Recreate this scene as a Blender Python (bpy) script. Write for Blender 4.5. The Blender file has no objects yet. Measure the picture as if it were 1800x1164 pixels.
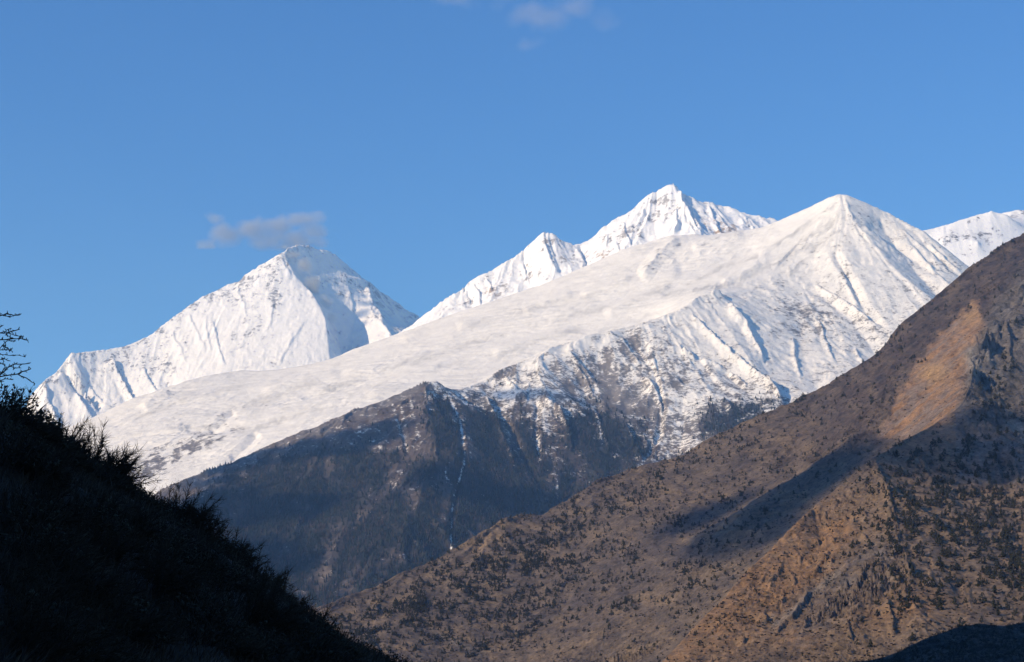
import bpy, math, random
import numpy as np
from mathutils import Vector, Matrix

# ------------------------------------------------------------------ camera, sky, sun, exposure
SC = bpy.context.scene
COL = SC.collection
F = 3359.0                       # focal length in pixels of the 1800 px wide photograph
PITCH = math.radians(11.25)
CP, SP = math.cos(PITCH), math.sin(PITCH)
cam_d = bpy.data.cameras.new('camera')
cam = bpy.data.objects.new('camera', cam_d)
COL.objects.link(cam)
cam.rotation_euler = (math.pi / 2 + PITCH, 0, 0)
cam_d.sensor_width = 36.0
cam_d.lens = 36.0 * F / 1800.0
cam_d.clip_start = 0.5
cam_d.clip_end = 80000.0
SC.camera = cam

SUN_EL = math.radians(25.0)
SUN_AZ = math.radians(118.0)     # counted from the view direction towards the left
SUN = np.array((-math.sin(SUN_AZ) * math.cos(SUN_EL), math.cos(SUN_AZ) * math.cos(SUN_EL), math.sin(SUN_EL)))
world = bpy.data.worlds.new('World')
SC.world = world
world.use_nodes = True
wn = world.node_tree.nodes
bg = wn['Background']
sky = wn.new('ShaderNodeTexSky')
sky.sky_type = 'NISHITA'
sky.sun_disc = False
sky.sun_elevation = SUN_EL
sky.sun_rotation = -SUN_AZ
sky.altitude = 2800.0
sky.air_density = 1.0
sky.dust_density = 0.2
sky.ozone_density = 5.0
hs = wn.new('ShaderNodeHueSaturation')
hs.inputs['Saturation'].default_value = 1.18
hs.inputs['Hue'].default_value = 0.506
hs.inputs['Value'].default_value = 1.08
world.node_tree.links.new(sky.outputs[0], hs.inputs['Color'])
world.node_tree.links.new(hs.outputs[0], bg.inputs[0])
bg.inputs[1].default_value = 0.15
sun_d = bpy.data.lights.new('sun', 'SUN')
sun_d.energy = 3.8
sun_d.angle = math.radians(0.4)
sun_d.color = (1.0, 0.89, 0.735)
sun = bpy.data.objects.new('sun', sun_d)
COL.objects.link(sun)
sun.rotation_euler = Vector(SUN).to_track_quat('Z', 'Y').to_euler()
SC.view_settings.view_transform = 'Standard'
SC.view_settings.look = 'None'
SC.view_settings.gamma = 1.0
SC.view_settings.exposure = 0.30
SC.cycles.max_bounces = 4
SC.cycles.diffuse_bounces = 2
SC.cycles.transparent_max_bounces = 16
SC.cycles.volume_bounces = 0
SC.cycles.use_denoising = True

# ------------------------------------------------------------------ small helpers
def ray(px, py):
    """direction through a pixel of the photograph, scaled to horizontal length 1"""
    x = (np.asarray(px, float) - 900.0) / F
    u = (582.0 - np.asarray(py, float)) / F
    Y = CP - u * SP
    Z = SP + u * CP
    h = np.sqrt(x * x + Y * Y)
    return x / h, Y / h, Z / h

def P(px, py, R):
    x, y, z = ray(px, py)
    return x * R, y * R, z * R

def proj(X, Y, Z):
    d = Y * CP + Z * SP
    d = np.where(d < 1e-3, 1e-3, d)
    u = -Y * SP + Z * CP
    return 900.0 + F * X / d, 582.0 - F * u / d

def sstep(a, b, x):
    t = np.clip((x - a) / (b - a), 0, 1)
    return t * t * (3 - 2 * t)

def gnoise(x, y, seed):
    """gradient noise, about -1..1"""
    rng = np.random.RandomState(seed)
    perm = rng.permutation(512).astype(np.int32)
    ang = rng.rand(512).astype(np.float32) * 6.2831853
    gx, gy = np.cos(ang), np.sin(ang)
    x = x.astype(np.float32); y = y.astype(np.float32)
    xi = np.floor(x).astype(np.int32); yi = np.floor(y).astype(np.int32)
    fx = x - xi; fy = y - yi
    u = fx * fx * fx * (fx * (fx * 6 - 15) + 10); v = fy * fy * fy * (fy * (fy * 6 - 15) + 10)
    def g(ix, iy, dx, dy):
        h = perm[(perm[ix & 511] + iy) & 511]
        return gx[h] * dx + gy[h] * dy
    a = g(xi, yi, fx, fy); b = g(xi + 1, yi, fx - 1, fy)
    c = g(xi, yi + 1, fx, fy - 1); d = g(xi + 1, yi + 1, fx - 1, fy - 1)
    return (a + u * (b - a) + v * (c - a + u * (a - b - c + d))) * 1.5

def fbm(x, y, seed, octs=4, gain=0.5):
    s = 0; a = 1.0
    for k in range(octs):
        s = s + a * gnoise(x * 2 ** k + 17.3 * k, y * 2 ** k - 9.1 * k, seed + k)
        a *= gain
    return s

def bil(f, i, j):
    n, m = f.shape
    i = np.clip(i, 0, n - 1.001); j = np.clip(j, 0, m - 1.001)
    i0 = i.astype(np.int32); j0 = j.astype(np.int32)
    fi = (i - i0).astype(np.float32); fj = (j - j0).astype(np.float32)
    k = i0 * m + j0
    ff = f.ravel()
    a = ff[k]; b = ff[k + 1]; c = ff[k + m]; d = ff[k + m + 1]
    return a + fj * (b - a) + fi * (c - a + fj * (a - b - c + d))

def blur(z, n):
    for _ in range(n):
        p = np.pad(z, 1, 'edge')
        z = (p[:-2, 1:-1] + 2 * p[1:-1, 1:-1] + p[2:, 1:-1]) * 0.25
        p = np.pad(z, 1, 'edge')
        z = (p[1:-1, :-2] + 2 * p[1:-1, 1:-1] + p[1:-1, 2:]) * 0.25
    return z

def membrane(fixed, val, it=70):
    """heights stretched like a skin between the fixed ridge and valley lines"""
    n, m = fixed.shape
    if min(n, m) > 12:
        n2, m2 = (n + 1) // 2, (m + 1) // 2
        fp = np.zeros((n2 * 2, m2 * 2), np.float32); vp = np.zeros((n2 * 2, m2 * 2), np.float32)
        fp[:n, :m] = fixed; vp[:n, :m] = val * fixed
        cnt = fp.reshape(n2, 2, m2, 2).sum((1, 3)); s = vp.reshape(n2, 2, m2, 2).sum((1, 3))
        zc = membrane(cnt > 0, np.where(cnt > 0, s / np.maximum(cnt, 1), 0).astype(np.float32), it)
        ii = np.clip((np.arange(n) - 0.5) / 2, 0, n2 - 1.001)[:, None] + np.zeros((1, m))
        jj = np.clip((np.arange(m) - 0.5) / 2, 0, m2 - 1.001)[None, :] + np.zeros((n, 1))
        z = bil(zc.astype(np.float32), ii, jj)
    else:
        z = np.full((n, m), float(val[fixed].mean()) if fixed.any() else 0.0, np.float32)
        it = 400
    z = np.where(fixed, val, z).astype(np.float32)
    for _ in range(it):
        p = np.pad(z, 1, 'edge')
        q = (p[:-2, 1:-1] + p[2:, 1:-1] + p[1:-1, :-2] + p[1:-1, 2:]) * 0.25
        z = np.where(fixed, val, q)
    return z

def pl_dist(px, py, pts, reach):
    """distance (in photo pixels) of vertices to a traced line, and place along it 0..1; inf out of reach"""
    pts = np.array(pts, float)[:, :2]
    d = np.full(px.shape, 1e9, np.float32); t = np.zeros(px.shape, np.float32)
    sel = (px > pts[:, 0].min() - reach) & (px < pts[:, 0].max() + reach) & (py > pts[:, 1].min() - reach) & (py < pts[:, 1].max() + reach)
    x = px[sel]; y = py[sel]
    if x.size == 0:
        return d, t
    L = np.hypot(*np.diff(pts, axis=0).T); cum = np.concatenate(([0], np.cumsum(L))); tot = cum[-1]
    bd = np.full(x.shape, 1e9); bt = np.zeros(x.shape)
    for k in range(len(pts) - 1):
        ax, ay = pts[k]; bx, by = pts[k + 1]
        q = np.clip(((x - ax) * (bx - ax) + (y - ay) * (by - ay)) / (L[k] ** 2 + 1e-9), 0, 1)
        dd = np.hypot(x - ax - q * (bx - ax), y - ay - q * (by - ay))
        w = dd < bd
        bd = np.where(w, dd, bd); bt = np.where(w, (cum[k] + q * L[k]) / tot, bt)
    d[sel] = bd; t[sel] = bt
    return d, t

def in_poly(px, py, pts):
    c = np.zeros(px.shape, bool)
    n = len(pts)
    for k in range(n):
        x0, y0 = pts[k]; x1, y1 = pts[(k + 1) % n]
        if y0 == y1:
            continue
        c ^= ((y0 > py) != (y1 > py)) & (px < (x1 - x0) * (py - y0) / (y1 - y0) + x0)
    return c

def soft_poly(px, py, pts, w):
    """1 inside, 0 outside, with an edge of w pixels"""
    d, _ = pl_dist(px, py, list(pts) + [pts[0]], w * 2)
    s = np.where(in_poly(px, py, pts), 1.0, -1.0) * np.minimum(d, w)
    return sstep(-w, w, s).astype(np.float32)

def blob(px, py, cx, cy, rx, ry, rot=0.0):
    c, s = math.cos(math.radians(rot)), math.sin(math.radians(rot))
    x = px - cx; y = py - cy
    u = (x * c + y * s) / rx; v = (-x * s + y * c) / ry
    return np.exp(-(u * u + v * v))

class Terrain:
    """a heightfield over a fan of ground (azimuth x range) between given distances in metres"""
    def __init__(s, a0, a1, R0, R1, da, rowf=2.0):
        s.m = int((a1 - a0) / da) + 1
        s.dlr = da * rowf
        s.n = int(math.log(R1 / R0) / s.dlr) + 1
        s.da = da; s.a0 = a0; s.R0 = R0
        s.az = a0 + da * np.arange(s.m)
        s.r = R0 * np.exp(s.dlr * np.arange(s.n))
        s.X = (s.r[:, None] * np.sin(s.az)[None, :]).astype(np.float32)
        s.Y = (s.r[:, None] * np.cos(s.az)[None, :]).astype(np.float32)
        s.R = np.repeat(s.r[:, None], s.m, 1).astype(np.float32)
        s.fixed_s = np.zeros((s.n, s.m)); s.fixed_c = np.zeros((s.n, s.m))
    def line(s, pts, dz=0.0, km=1000.0):
        pts = np.array(pts, float)
        for k in range(len(pts) - 1):
            n = int(max(abs(pts[k + 1, :2] - pts[k, :2]).max() / 0.6, abs(math.log(pts[k + 1, 2] / pts[k, 2])) / s.dlr * 2, 2)) + 1
            t = np.linspace(0, 1, n)[:, None]
            q = pts[k] * (1 - t) + pts[k + 1] * t
            x, y, z = P(q[:, 0], q[:, 1], q[:, 2] * km)
            s.world(x, y, z + dz)
    def world(s, x, y, z):
        R = np.hypot(x, y); a = np.arctan2(x, y)
        i = np.round(np.log(R / s.R0) / s.dlr).astype(int); j = np.round((a - s.a0) / s.da).astype(int)
        ok = (i >= 0) & (i < s.n) & (j >= 0) & (j < s.m)
        np.add.at(s.fixed_s, (i[ok], j[ok]), z[ok]); np.add.at(s.fixed_c, (i[ok], j[ok]), 1)
    def solve(s, it=70):
        f = s.fixed_c > 0
        s.z = membrane(f, np.where(f, s.fixed_s / np.maximum(s.fixed_c, 1), 0).astype(np.float32), it)
    def pix(s):
        s.px, s.py = proj(s.X, s.Y, s.z)
        s.px = s.px.astype(np.float32); s.py = s.py.astype(np.float32)
        if not hasattr(s, '_w1'):
            s._w1 = fbm(s.px / 16, s.py / 16, 3001, 4); s._w2 = fbm(s.px / 16, s.py / 16, 3002, 4)
    def grad(s, z):
        gi = np.gradient(z, axis=0) / (s.R * s.dlr); gj = np.gradient(z, axis=1) / (s.R * s.da)
        return gi, gj
    def slope(s, nb=1):
        gi, gj = s.grad(blur(s.z, nb))
        return np.hypot(gi, gj)
    def flow(s, noise, lam, nb, dbl=4, part=0.25):
        """smear a noise down the fall line, so that it runs like gullies do"""
        gi, gj = s.grad(blur(s.z, nb))
        g = np.hypot(gi, gj) + 1e-4
        st = lam * part
        Di = (-gi / g * st / (s.R * s.dlr)).astype(np.float32); Dj = (-gj / g * st / (s.R * s.da)).astype(np.float32)
        I, J = np.meshgrid(np.arange(s.n, dtype=np.float32), np.arange(s.m, dtype=np.float32), indexing='ij')
        f = noise.astype(np.float32)
        for _ in range(dbl):
            pi, pj = I + Di, J + Dj
            f = (f + bil(f, pi, pj)) * 0.5
            Di, Dj = Di + bil(Di, pi, pj), Dj + bil(Dj, pi, pj)
        return f / (f.std() + 1e-6)
    def fnoise(s, lam, seed, nb, dbl=4):
        return s.flow(gnoise(s.X / lam, s.Y / lam, seed), lam, nb, dbl)
    def visible(s):
        el = s.z / s.R
        m = np.maximum.accumulate(el, axis=0)
        return el >= m - 1e-7
    def carve(s, lines, mask=None):
        for pts, w, h in lines:
            d, t = pl_dist(s.px, s.py, pts, w * 1.05)
            k = np.clip(1 - d / w, 0, 1) * sstep(0.0, 0.12, t) * (1 - sstep(0.85, 1.0, t) * 0.8) * h
            s.z += (k if mask is None else k * mask).astype(np.float32)
    def step(s, lines, mask=None):
        """ribs with one steep side: the ground left of the traced line (going down) stands h metres proud and breaks off at it"""
        for pts, w, h in lines:
            pts = np.array(pts, float)
            wx = s.px + 2.5 * s._w1; wy = s.py + 2.5 * s._w2
            d, t = pl_dist(wx, wy, pts, w * 1.05)
            sel = d < w
            side = np.zeros(s.px.shape, np.float32); best = np.full(s.px.shape, 1e9, np.float32)
            x = wx[sel]; y = wy[sel]; bb = np.full(x.shape, 1e9); sd = np.zeros(x.shape)
            for k in range(len(pts) - 1):
                ax, ay = pts[k]; bx, by = pts[k + 1]; L2 = (bx - ax) ** 2 + (by - ay) ** 2
                q = np.clip(((x - ax) * (bx - ax) + (y - ay) * (by - ay)) / L2, 0, 1)
                dd = np.hypot(x - ax - q * (bx - ax), y - ay - q * (by - ay))
                cr = (bx - ax) * (y - ay) - (by - ay) * (x - ax)
                b = dd < bb; bb = np.where(b, dd, bb); sd = np.where(b, cr / math.sqrt(L2), sd)
            side[sel] = sstep(-1.2, 1.2, sd)
            k = np.clip(1 - d / w, 0, 1) ** 1.3 * side * sstep(0.0, 0.15, t) * (1 - sstep(0.8, 1.0, t)) * h
            s.z += (k if mask is None else k * mask).astype(np.float32)
    def mesh(s, name, mat, cols, fmask=None, attrs=None):
        idx = np.arange(s.n * s.m, dtype=np.int32).reshape(s.n, s.m)
        q = np.stack((idx[:-1, :-1], idx[:-1, 1:], idx[1:, 1:], idx[1:, :-1]), -1)
        q = q[fmask] if fmask is not None else q.reshape(-1, 4)
        used = np.zeros(s.n * s.m, bool); used[q.ravel()] = True
        new = np.cumsum(used, dtype=np.int64) - 1
        q = new[q].astype(np.int32)
        co = np.stack((s.X, s.Y, s.z), -1).reshape(-1, 3)[used]
        me = make_mesh(name, co, q)
        put_attr(me, 'col', cols.reshape(-1, cols.shape[-1])[used])
        for k, v in (attrs or {}).items():
            put_attr(me, k, v.reshape(-1)[used])
        return link(name, me, mat)

def make_mesh(name, co, faces, smooth=True):
    me = bpy.data.meshes.new(name)
    nf, k = faces.shape
    me.vertices.add(len(co)); me.vertices.foreach_set('co', np.ascontiguousarray(co, np.float32).ravel())
    me.loops.add(nf * k); me.loops.foreach_set('vertex_index', np.ascontiguousarray(faces, np.int32).ravel())
    me.polygons.add(nf); me.polygons.foreach_set('loop_start', np.arange(0, nf * k, k, dtype=np.int32))
    me.polygons.foreach_set('use_smooth', np.full(nf, smooth, bool))
    me.update(calc_edges=True)
    return me

def put_attr(me, name, v):
    v = np.asarray(v, np.float32)
    if v.ndim == 2:
        a = me.attributes.new(name, 'FLOAT_COLOR', 'POINT')
        c = np.ones((len(v), 4), np.float32); c[:, :3] = v
        a.data.foreach_set('color', c.ravel())
    else:
        a = me.attributes.new(name, 'FLOAT', 'POINT')
        a.data.foreach_set('value', v)

def link(name, me, mat):
    o = bpy.data.objects.new(name, me)
    if mat:
        me.materials.append(mat)
    COL.objects.link(o)
    return o

def tag(o, label=None, cat=None, group=None, kind=None):
    for k, v in (('label', label), ('category', cat), ('group', group), ('kind', kind)):
        if v:
            o[k] = v
    return o

def mix(a, b, t):
    t = np.clip(t, 0, 1)[..., None]
    return a * (1 - t) + np.asarray(b, np.float32) * t

# ------------------------------------------------------------------ materials
class NT:
    def __init__(s, name):
        s.mat = bpy.data.materials.new(name); s.mat.use_nodes = True
        s.t = s.mat.node_tree; s.n = s.t.nodes; s.bsdf = s.n['Principled BSDF']; s.out = s.n['Material Output']
    def new(s, typ, **kw):
        nd = s.n.new(typ)
        for k, v in kw.items():
            setattr(nd, k, v)
        return nd
    def set(s, sock, v):
        if hasattr(v, 'is_output') or isinstance(v, bpy.types.NodeSocket):
            s.t.links.new(v, sock)
        else:
            sock.default_value = v
    def math(s, op, a, b=0.0, c=None, clamp=False):
        nd = s.new('ShaderNodeMath', operation=op, use_clamp=clamp)
        s.set(nd.inputs[0], a); s.set(nd.inputs[1], b)
        if c is not None:
            s.set(nd.inputs[2], c)
        return nd.outputs[0]
    def attr(s, name, out='Fac'):
        return s.new('ShaderNodeAttribute', attribute_name=name).outputs[out]
    def noise(s, scale, detail=4.0, rough=0.6, vec=None, dist=0.0):
        nd = s.new('ShaderNodeTexNoise')
        s.set(nd.inputs['Vector'], vec if vec is not None else s.geo())
        nd.inputs['Scale'].default_value = scale; nd.inputs['Detail'].default_value = detail
        nd.inputs['Roughness'].default_value = rough; nd.inputs['Distortion'].default_value = dist
        return nd.outputs[0]
    def geo(s):
        if not hasattr(s, '_g'):
            s._g = s.new('ShaderNodeTexCoord').outputs['Object']
        return s._g
    def rng(s, v, a, b, c, d, smooth=False):
        nd = s.new('ShaderNodeMapRange'); nd.interpolation_type = 'SMOOTHSTEP' if smooth else 'LINEAR'
        s.set(nd.inputs[0], v)
        for k, x in enumerate((a, b, c, d)):
            s.set(nd.inputs[k + 1], x)
        return nd.outputs[0]
    def mixc(s, fac, a, b, typ='MIX'):
        nd = s.new('ShaderNodeMix', data_type='RGBA', blend_type=typ)
        s.set(nd.inputs[0], fac)
        s.set(nd.inputs[6], a if not isinstance(a, tuple) else (*a, 1)); s.set(nd.inputs[7], b if not isinstance(b, tuple) else (*b, 1))
        return nd.outputs[2]
    def gray(s, v):
        nd = s.new('ShaderNodeCombineColor')
        for k in range(3):
            s.set(nd.inputs[k], v)
        return nd.outputs[0]
    def bump(s, h, dist, strength=1.0):
        nd = s.new('ShaderNodeBump'); nd.inputs['Strength'].default_value = strength; nd.inputs['Distance'].default_value = dist
        s.set(nd.inputs['Height'], h)
        s.t.links.new(nd.outputs[0], s.bsdf.inputs['Normal'])
    def finish(s, col, rough=0.9, spec=0.2):
        s.set(s.bsdf.inputs['Base Color'], col); s.set(s.bsdf.inputs['Roughness'], rough)
        s.bsdf.inputs['Specular IOR Level'].default_value = spec
        return s.mat

def terrain_mat(name, fine, snow_col, amp=0.7, bump=1.5, contrast=0.5, edge=0.10):
    """ground colour from the col attribute, snow from the snow attribute, both broken up by noise of `fine` metres"""
    t = NT(name)
    n1 = t.noise(1.0 / fine, 6.0, 0.72)
    n2 = t.noise(0.27 / fine, 4.0, 0.6)
    k = t.math('ADD', t.math('MULTIPLY', t.math('SUBTRACT', n1, 0.5), 1.4), t.math('MULTIPLY', t.math('SUBTRACT', n2, 0.5), 0.8))
    s = t.math('ADD', t.attr('snow'), t.math('MULTIPLY', k, amp))
    f = t.rng(s, 0.5 - edge, 0.5 + edge, 0.0, 1.0, True)
    rock = t.mixc(1.0, t.attr('col', 'Color'), t.gray(t.rng(k, -0.5, 0.5, 1.0 - contrast, 1.0 + contrast)), 'MULTIPLY')
    snow = t.mixc(1.0, snow_col, t.gray(t.math('MULTIPLY', t.rng(n2, 0.3, 0.7, 0.94, 1.03), t.math('SUBTRACT', 1.0, t.attr('thin_snow_shade')))), 'MULTIPLY')
    t.bump(n1, bump)
    return t.finish(t.mixc(f, rock, snow), 0.85, 0.15)

# ------------------------------------------------------------------ the far white peak on the left
def az(px):
    return math.atan((px - 900) / F / 0.985)

def far_peak():
    T = Terrain(az(-60), az(800), 8500, 10300, 0.00050, 1.6)
    sky_l = [(-60, 800, 9.0), (20, 750, 9.05), (45, 718, 9.1), (52, 698, 9.1), (72, 676, 9.12), (90, 661, 9.14), (100, 655, 9.15), (112, 637, 9.18), (125, 621, 9.2), (150, 619, 9.22),
             (185, 615, 9.25), (215, 610, 9.27), (245, 600, 9.3), (270, 585, 9.32), (300, 562, 9.36), (330, 540, 9.4), (352, 524, 9.42), (375, 514, 9.45), (400, 501, 9.47), (422, 494, 9.48),
             (432, 482, 9.49), (455, 468, 9.5), (478, 456, 9.5), (494, 447, 9.5), (506, 438, 9.54), (520, 431, 9.59), (540, 432, 9.64), (556, 437, 9.68), (575, 441, 9.72), (590, 448, 9.76), (603, 460, 9.79), (615, 471, 9.81),
             (630, 483, 9.83), (650, 497, 9.86), (668, 512, 9.9), (690, 527, 9.93), (712, 542, 9.96), (737, 558, 9.98), (765, 580, 10.0), (800, 604, 10.02)]
    T.line(sky_l)
    T.line([(a, b + 40, c + 0.26) for a, b, c in sky_l])                       # the back slope
    T.line([(-60, 860, 8.6), (200, 800, 8.62), (420, 720, 8.7), (560, 690, 8.75), (620, 680, 8.8), (800, 660, 9.0)])
    # great rib that parts sun from shade
    T.line([(494, 447, 9.5), (508, 465, 9.46), (520, 487, 9.4), (535, 503, 9.34), (552, 520, 9.27), (564, 540, 9.2), (572, 560, 9.13), (576, 590, 9.05), (579, 625, 8.95), (584, 660, 8.88)])
    # shaded bowl right of it
    T.line([(506, 455, 9.53), (530, 490, 9.48), (556, 520, 9.44), (580, 548, 9.4), (592, 580, 9.36), (600, 620, 9.24), (604, 650, 9.15)])
    # glacier brow, cliff under it
    T.line([(548, 478, 9.56), (575, 486, 9.60), (600, 487, 9.65), (630, 490, 9.71), (650, 498, 9.78)])
    T.line([(575, 502, 9.57), (610, 506, 9.62), (640, 512, 9.69)])
    # sub-spur with the sunny snow cone
    T.line([(656, 503, 9.79), (648, 528, 9.60), (655, 550, 9.46), (672, 572, 9.32), (692, 592, 9.2), (708, 612, 9.12)])
    T.line([(628, 530, 9.57), (625, 560, 9.47), (618, 590, 9.37), (620, 630, 9.25)])
    T.line([(672, 528, 9.84), (690, 550, 9.84), (715, 578, 9.82), (732, 602, 9.72)])
    # left ribs: lower corner pyramid
    T.line([(90, 661, 9.14), (80, 668, 9.1), (78, 690, 9.04), (84, 712, 8.98), (95, 735, 8.9), (104, 765, 8.82)])
    T.line([(112, 668, 9.15), (128, 695, 9.11), (150, 722, 9.05), (165, 750, 8.98)])
    T.line([(125, 621, 9.2), (123, 640, 9.15), (140, 668, 9.09), (160, 700, 9.01), (175, 735, 8.9)])
    T.line([(188, 660, 9.14), (205, 690, 9.08), (222, 720, 9.0)])
    T.line([(262, 640, 9.16), (285, 665, 9.06), (300, 695, 8.95)])
    T.solve()
    sl0 = T.slope(3)
    T.pix()
    flute = np.clip(blob(T.px, T.py, 160, 660, 60, 45) + blob(T.px, T.py, 120, 700, 30, 40) + blob(T.px, T.py, 370, 590, 40, 50) + 0.7 * blob(T.px, T.py, 290, 620, 40, 40), 0, 1)
    smooth = np.clip(blob(T.px, T.py, 540, 580, 36, 60) + blob(T.px, T.py, 470, 590, 30, 50) + blob(T.px, T.py, 565, 462, 50, 18) + blob(T.px, T.py, 590, 570, 22, 40) + blob(T.px, T.py, 660, 585, 22, 24), 0, 1)
    # flutes and rock steps that follow the fall line
    for lam, amp, nb, sd in ((150, 0.055, 10, 11), (70, 0.060, 5, 12), (32, 0.060, 3, 13), (15, 0.05, 1, 14)):
        L = T.fnoise(lam, sd, nb, 4 if lam > 20 else 3)
        md = 0.22 + 0.5 * sstep(-0.1, 0.6, fbm(T.X / 260, T.Y / 260, sd + 300, 3))
        md = np.maximum(md, 1.15 * flute if lam < 60 else 0.7 * flute) * (1 - 0.75 * smooth)
        T.z += ((-np.abs(L) + 0.8) * lam * amp * sstep(0.3, 0.9, sl0) * md).astype(np.float32)
    rz = 1 - np.abs(fbm(T.X / 75, T.Y / 60, 31, 5))
    T.z += ((rz - 0.6) * 8.0 * (1 - 0.8 * smooth) * (1 - 0.7 * flute)).astype(np.float32)
    T.step([([(196, 632), (204, 655), (218, 685), (240, 720)], 30, 42), ([(104, 655), (122, 685), (145, 715), (168, 745)], 24, 36), ([(130, 632), (150, 668), (170, 695), (190, 715)], 18, 14), ([(80, 672), (84, 700), (96, 730), (110, 765)], 16, 22),
            ([(250, 645), (262, 670), (280, 695)], 18, 16), ([(372, 560), (380, 590), (390, 625), (398, 650)], 14, 12), ([(360, 556), (366, 590), (374, 620)], 9, 8), ([(494, 450), (506, 475), (516, 490)], 12, 10), ([(482, 530), (478, 560), (470, 590)], 9, 8), ([(545, 560), (520, 590), (500, 625), (490, 650)], 26, 9),
            ([(330, 548), (345, 580), (362, 620)], 10, 8), ([(300, 580), (318, 615), (330, 645)], 10, 8), ([(415, 500), (428, 530), (436, 560)], 9, 7), ([(645, 505), (660, 540), (684, 575)], 10, 22), ([(668, 556), (682, 580), (690, 600)], 9, 10), ([(612, 500), (618, 530), (622, 555)], 9, 10)])
    T.z += (fbm(T.X / 26, T.Y / 14 + T.z / 20, 32, 4) * 1.5 * (1 + smooth)).astype(np.float32)
    T.pix()
    d, _ = pl_dist(T.px, T.py, sky_l, 90)
    rough = fbm(T.px / 26, T.py / 22, 5, 4)
    crest = np.exp(-d / 26.0)
    fl = T.fnoise(22, 77, 3, 4)
    sl = T.slope(1)
    rock = 0.36 * crest + 0.24 * rough + 0.07 * fl + 0.20 * sstep(1.2, 2.2, sl)
    for c in ((430, 545, 26, 34), (485, 520, 20, 26), (500, 470, 20, 25), (425, 495, 16, 14), (430, 600, 40, 14), (250, 640, 40, 30), (300, 650, 30, 20), (95, 730, 30, 30), (660, 545, 26, 20), (620, 515, 40, 12)):
        rock = rock + 0.24 * blob(T.px, T.py, *c)
    for c in ((540, 590, 34, 60), (560, 460, 50, 16), (350, 590, 40, 30), (90, 705, 16, 12), (655, 590, 20, 24)):
        rock = rock - 0.45 * blob(T.px, T.py, *c)
    snow = np.clip(1.0 - 0.95 * np.clip(rock, 0, 1), 0, 1.1)
    cols = np.zeros(T.z.shape + (3,), np.float32) + np.array((0.34, 0.335, 0.345), np.float32)
    o = T.mesh('snow_mountain', M_FAR, cols, None, {'snow': snow})
    tag(o, 'highest far snow peak on the left with a shaded right face', kind='structure')
    return T

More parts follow.
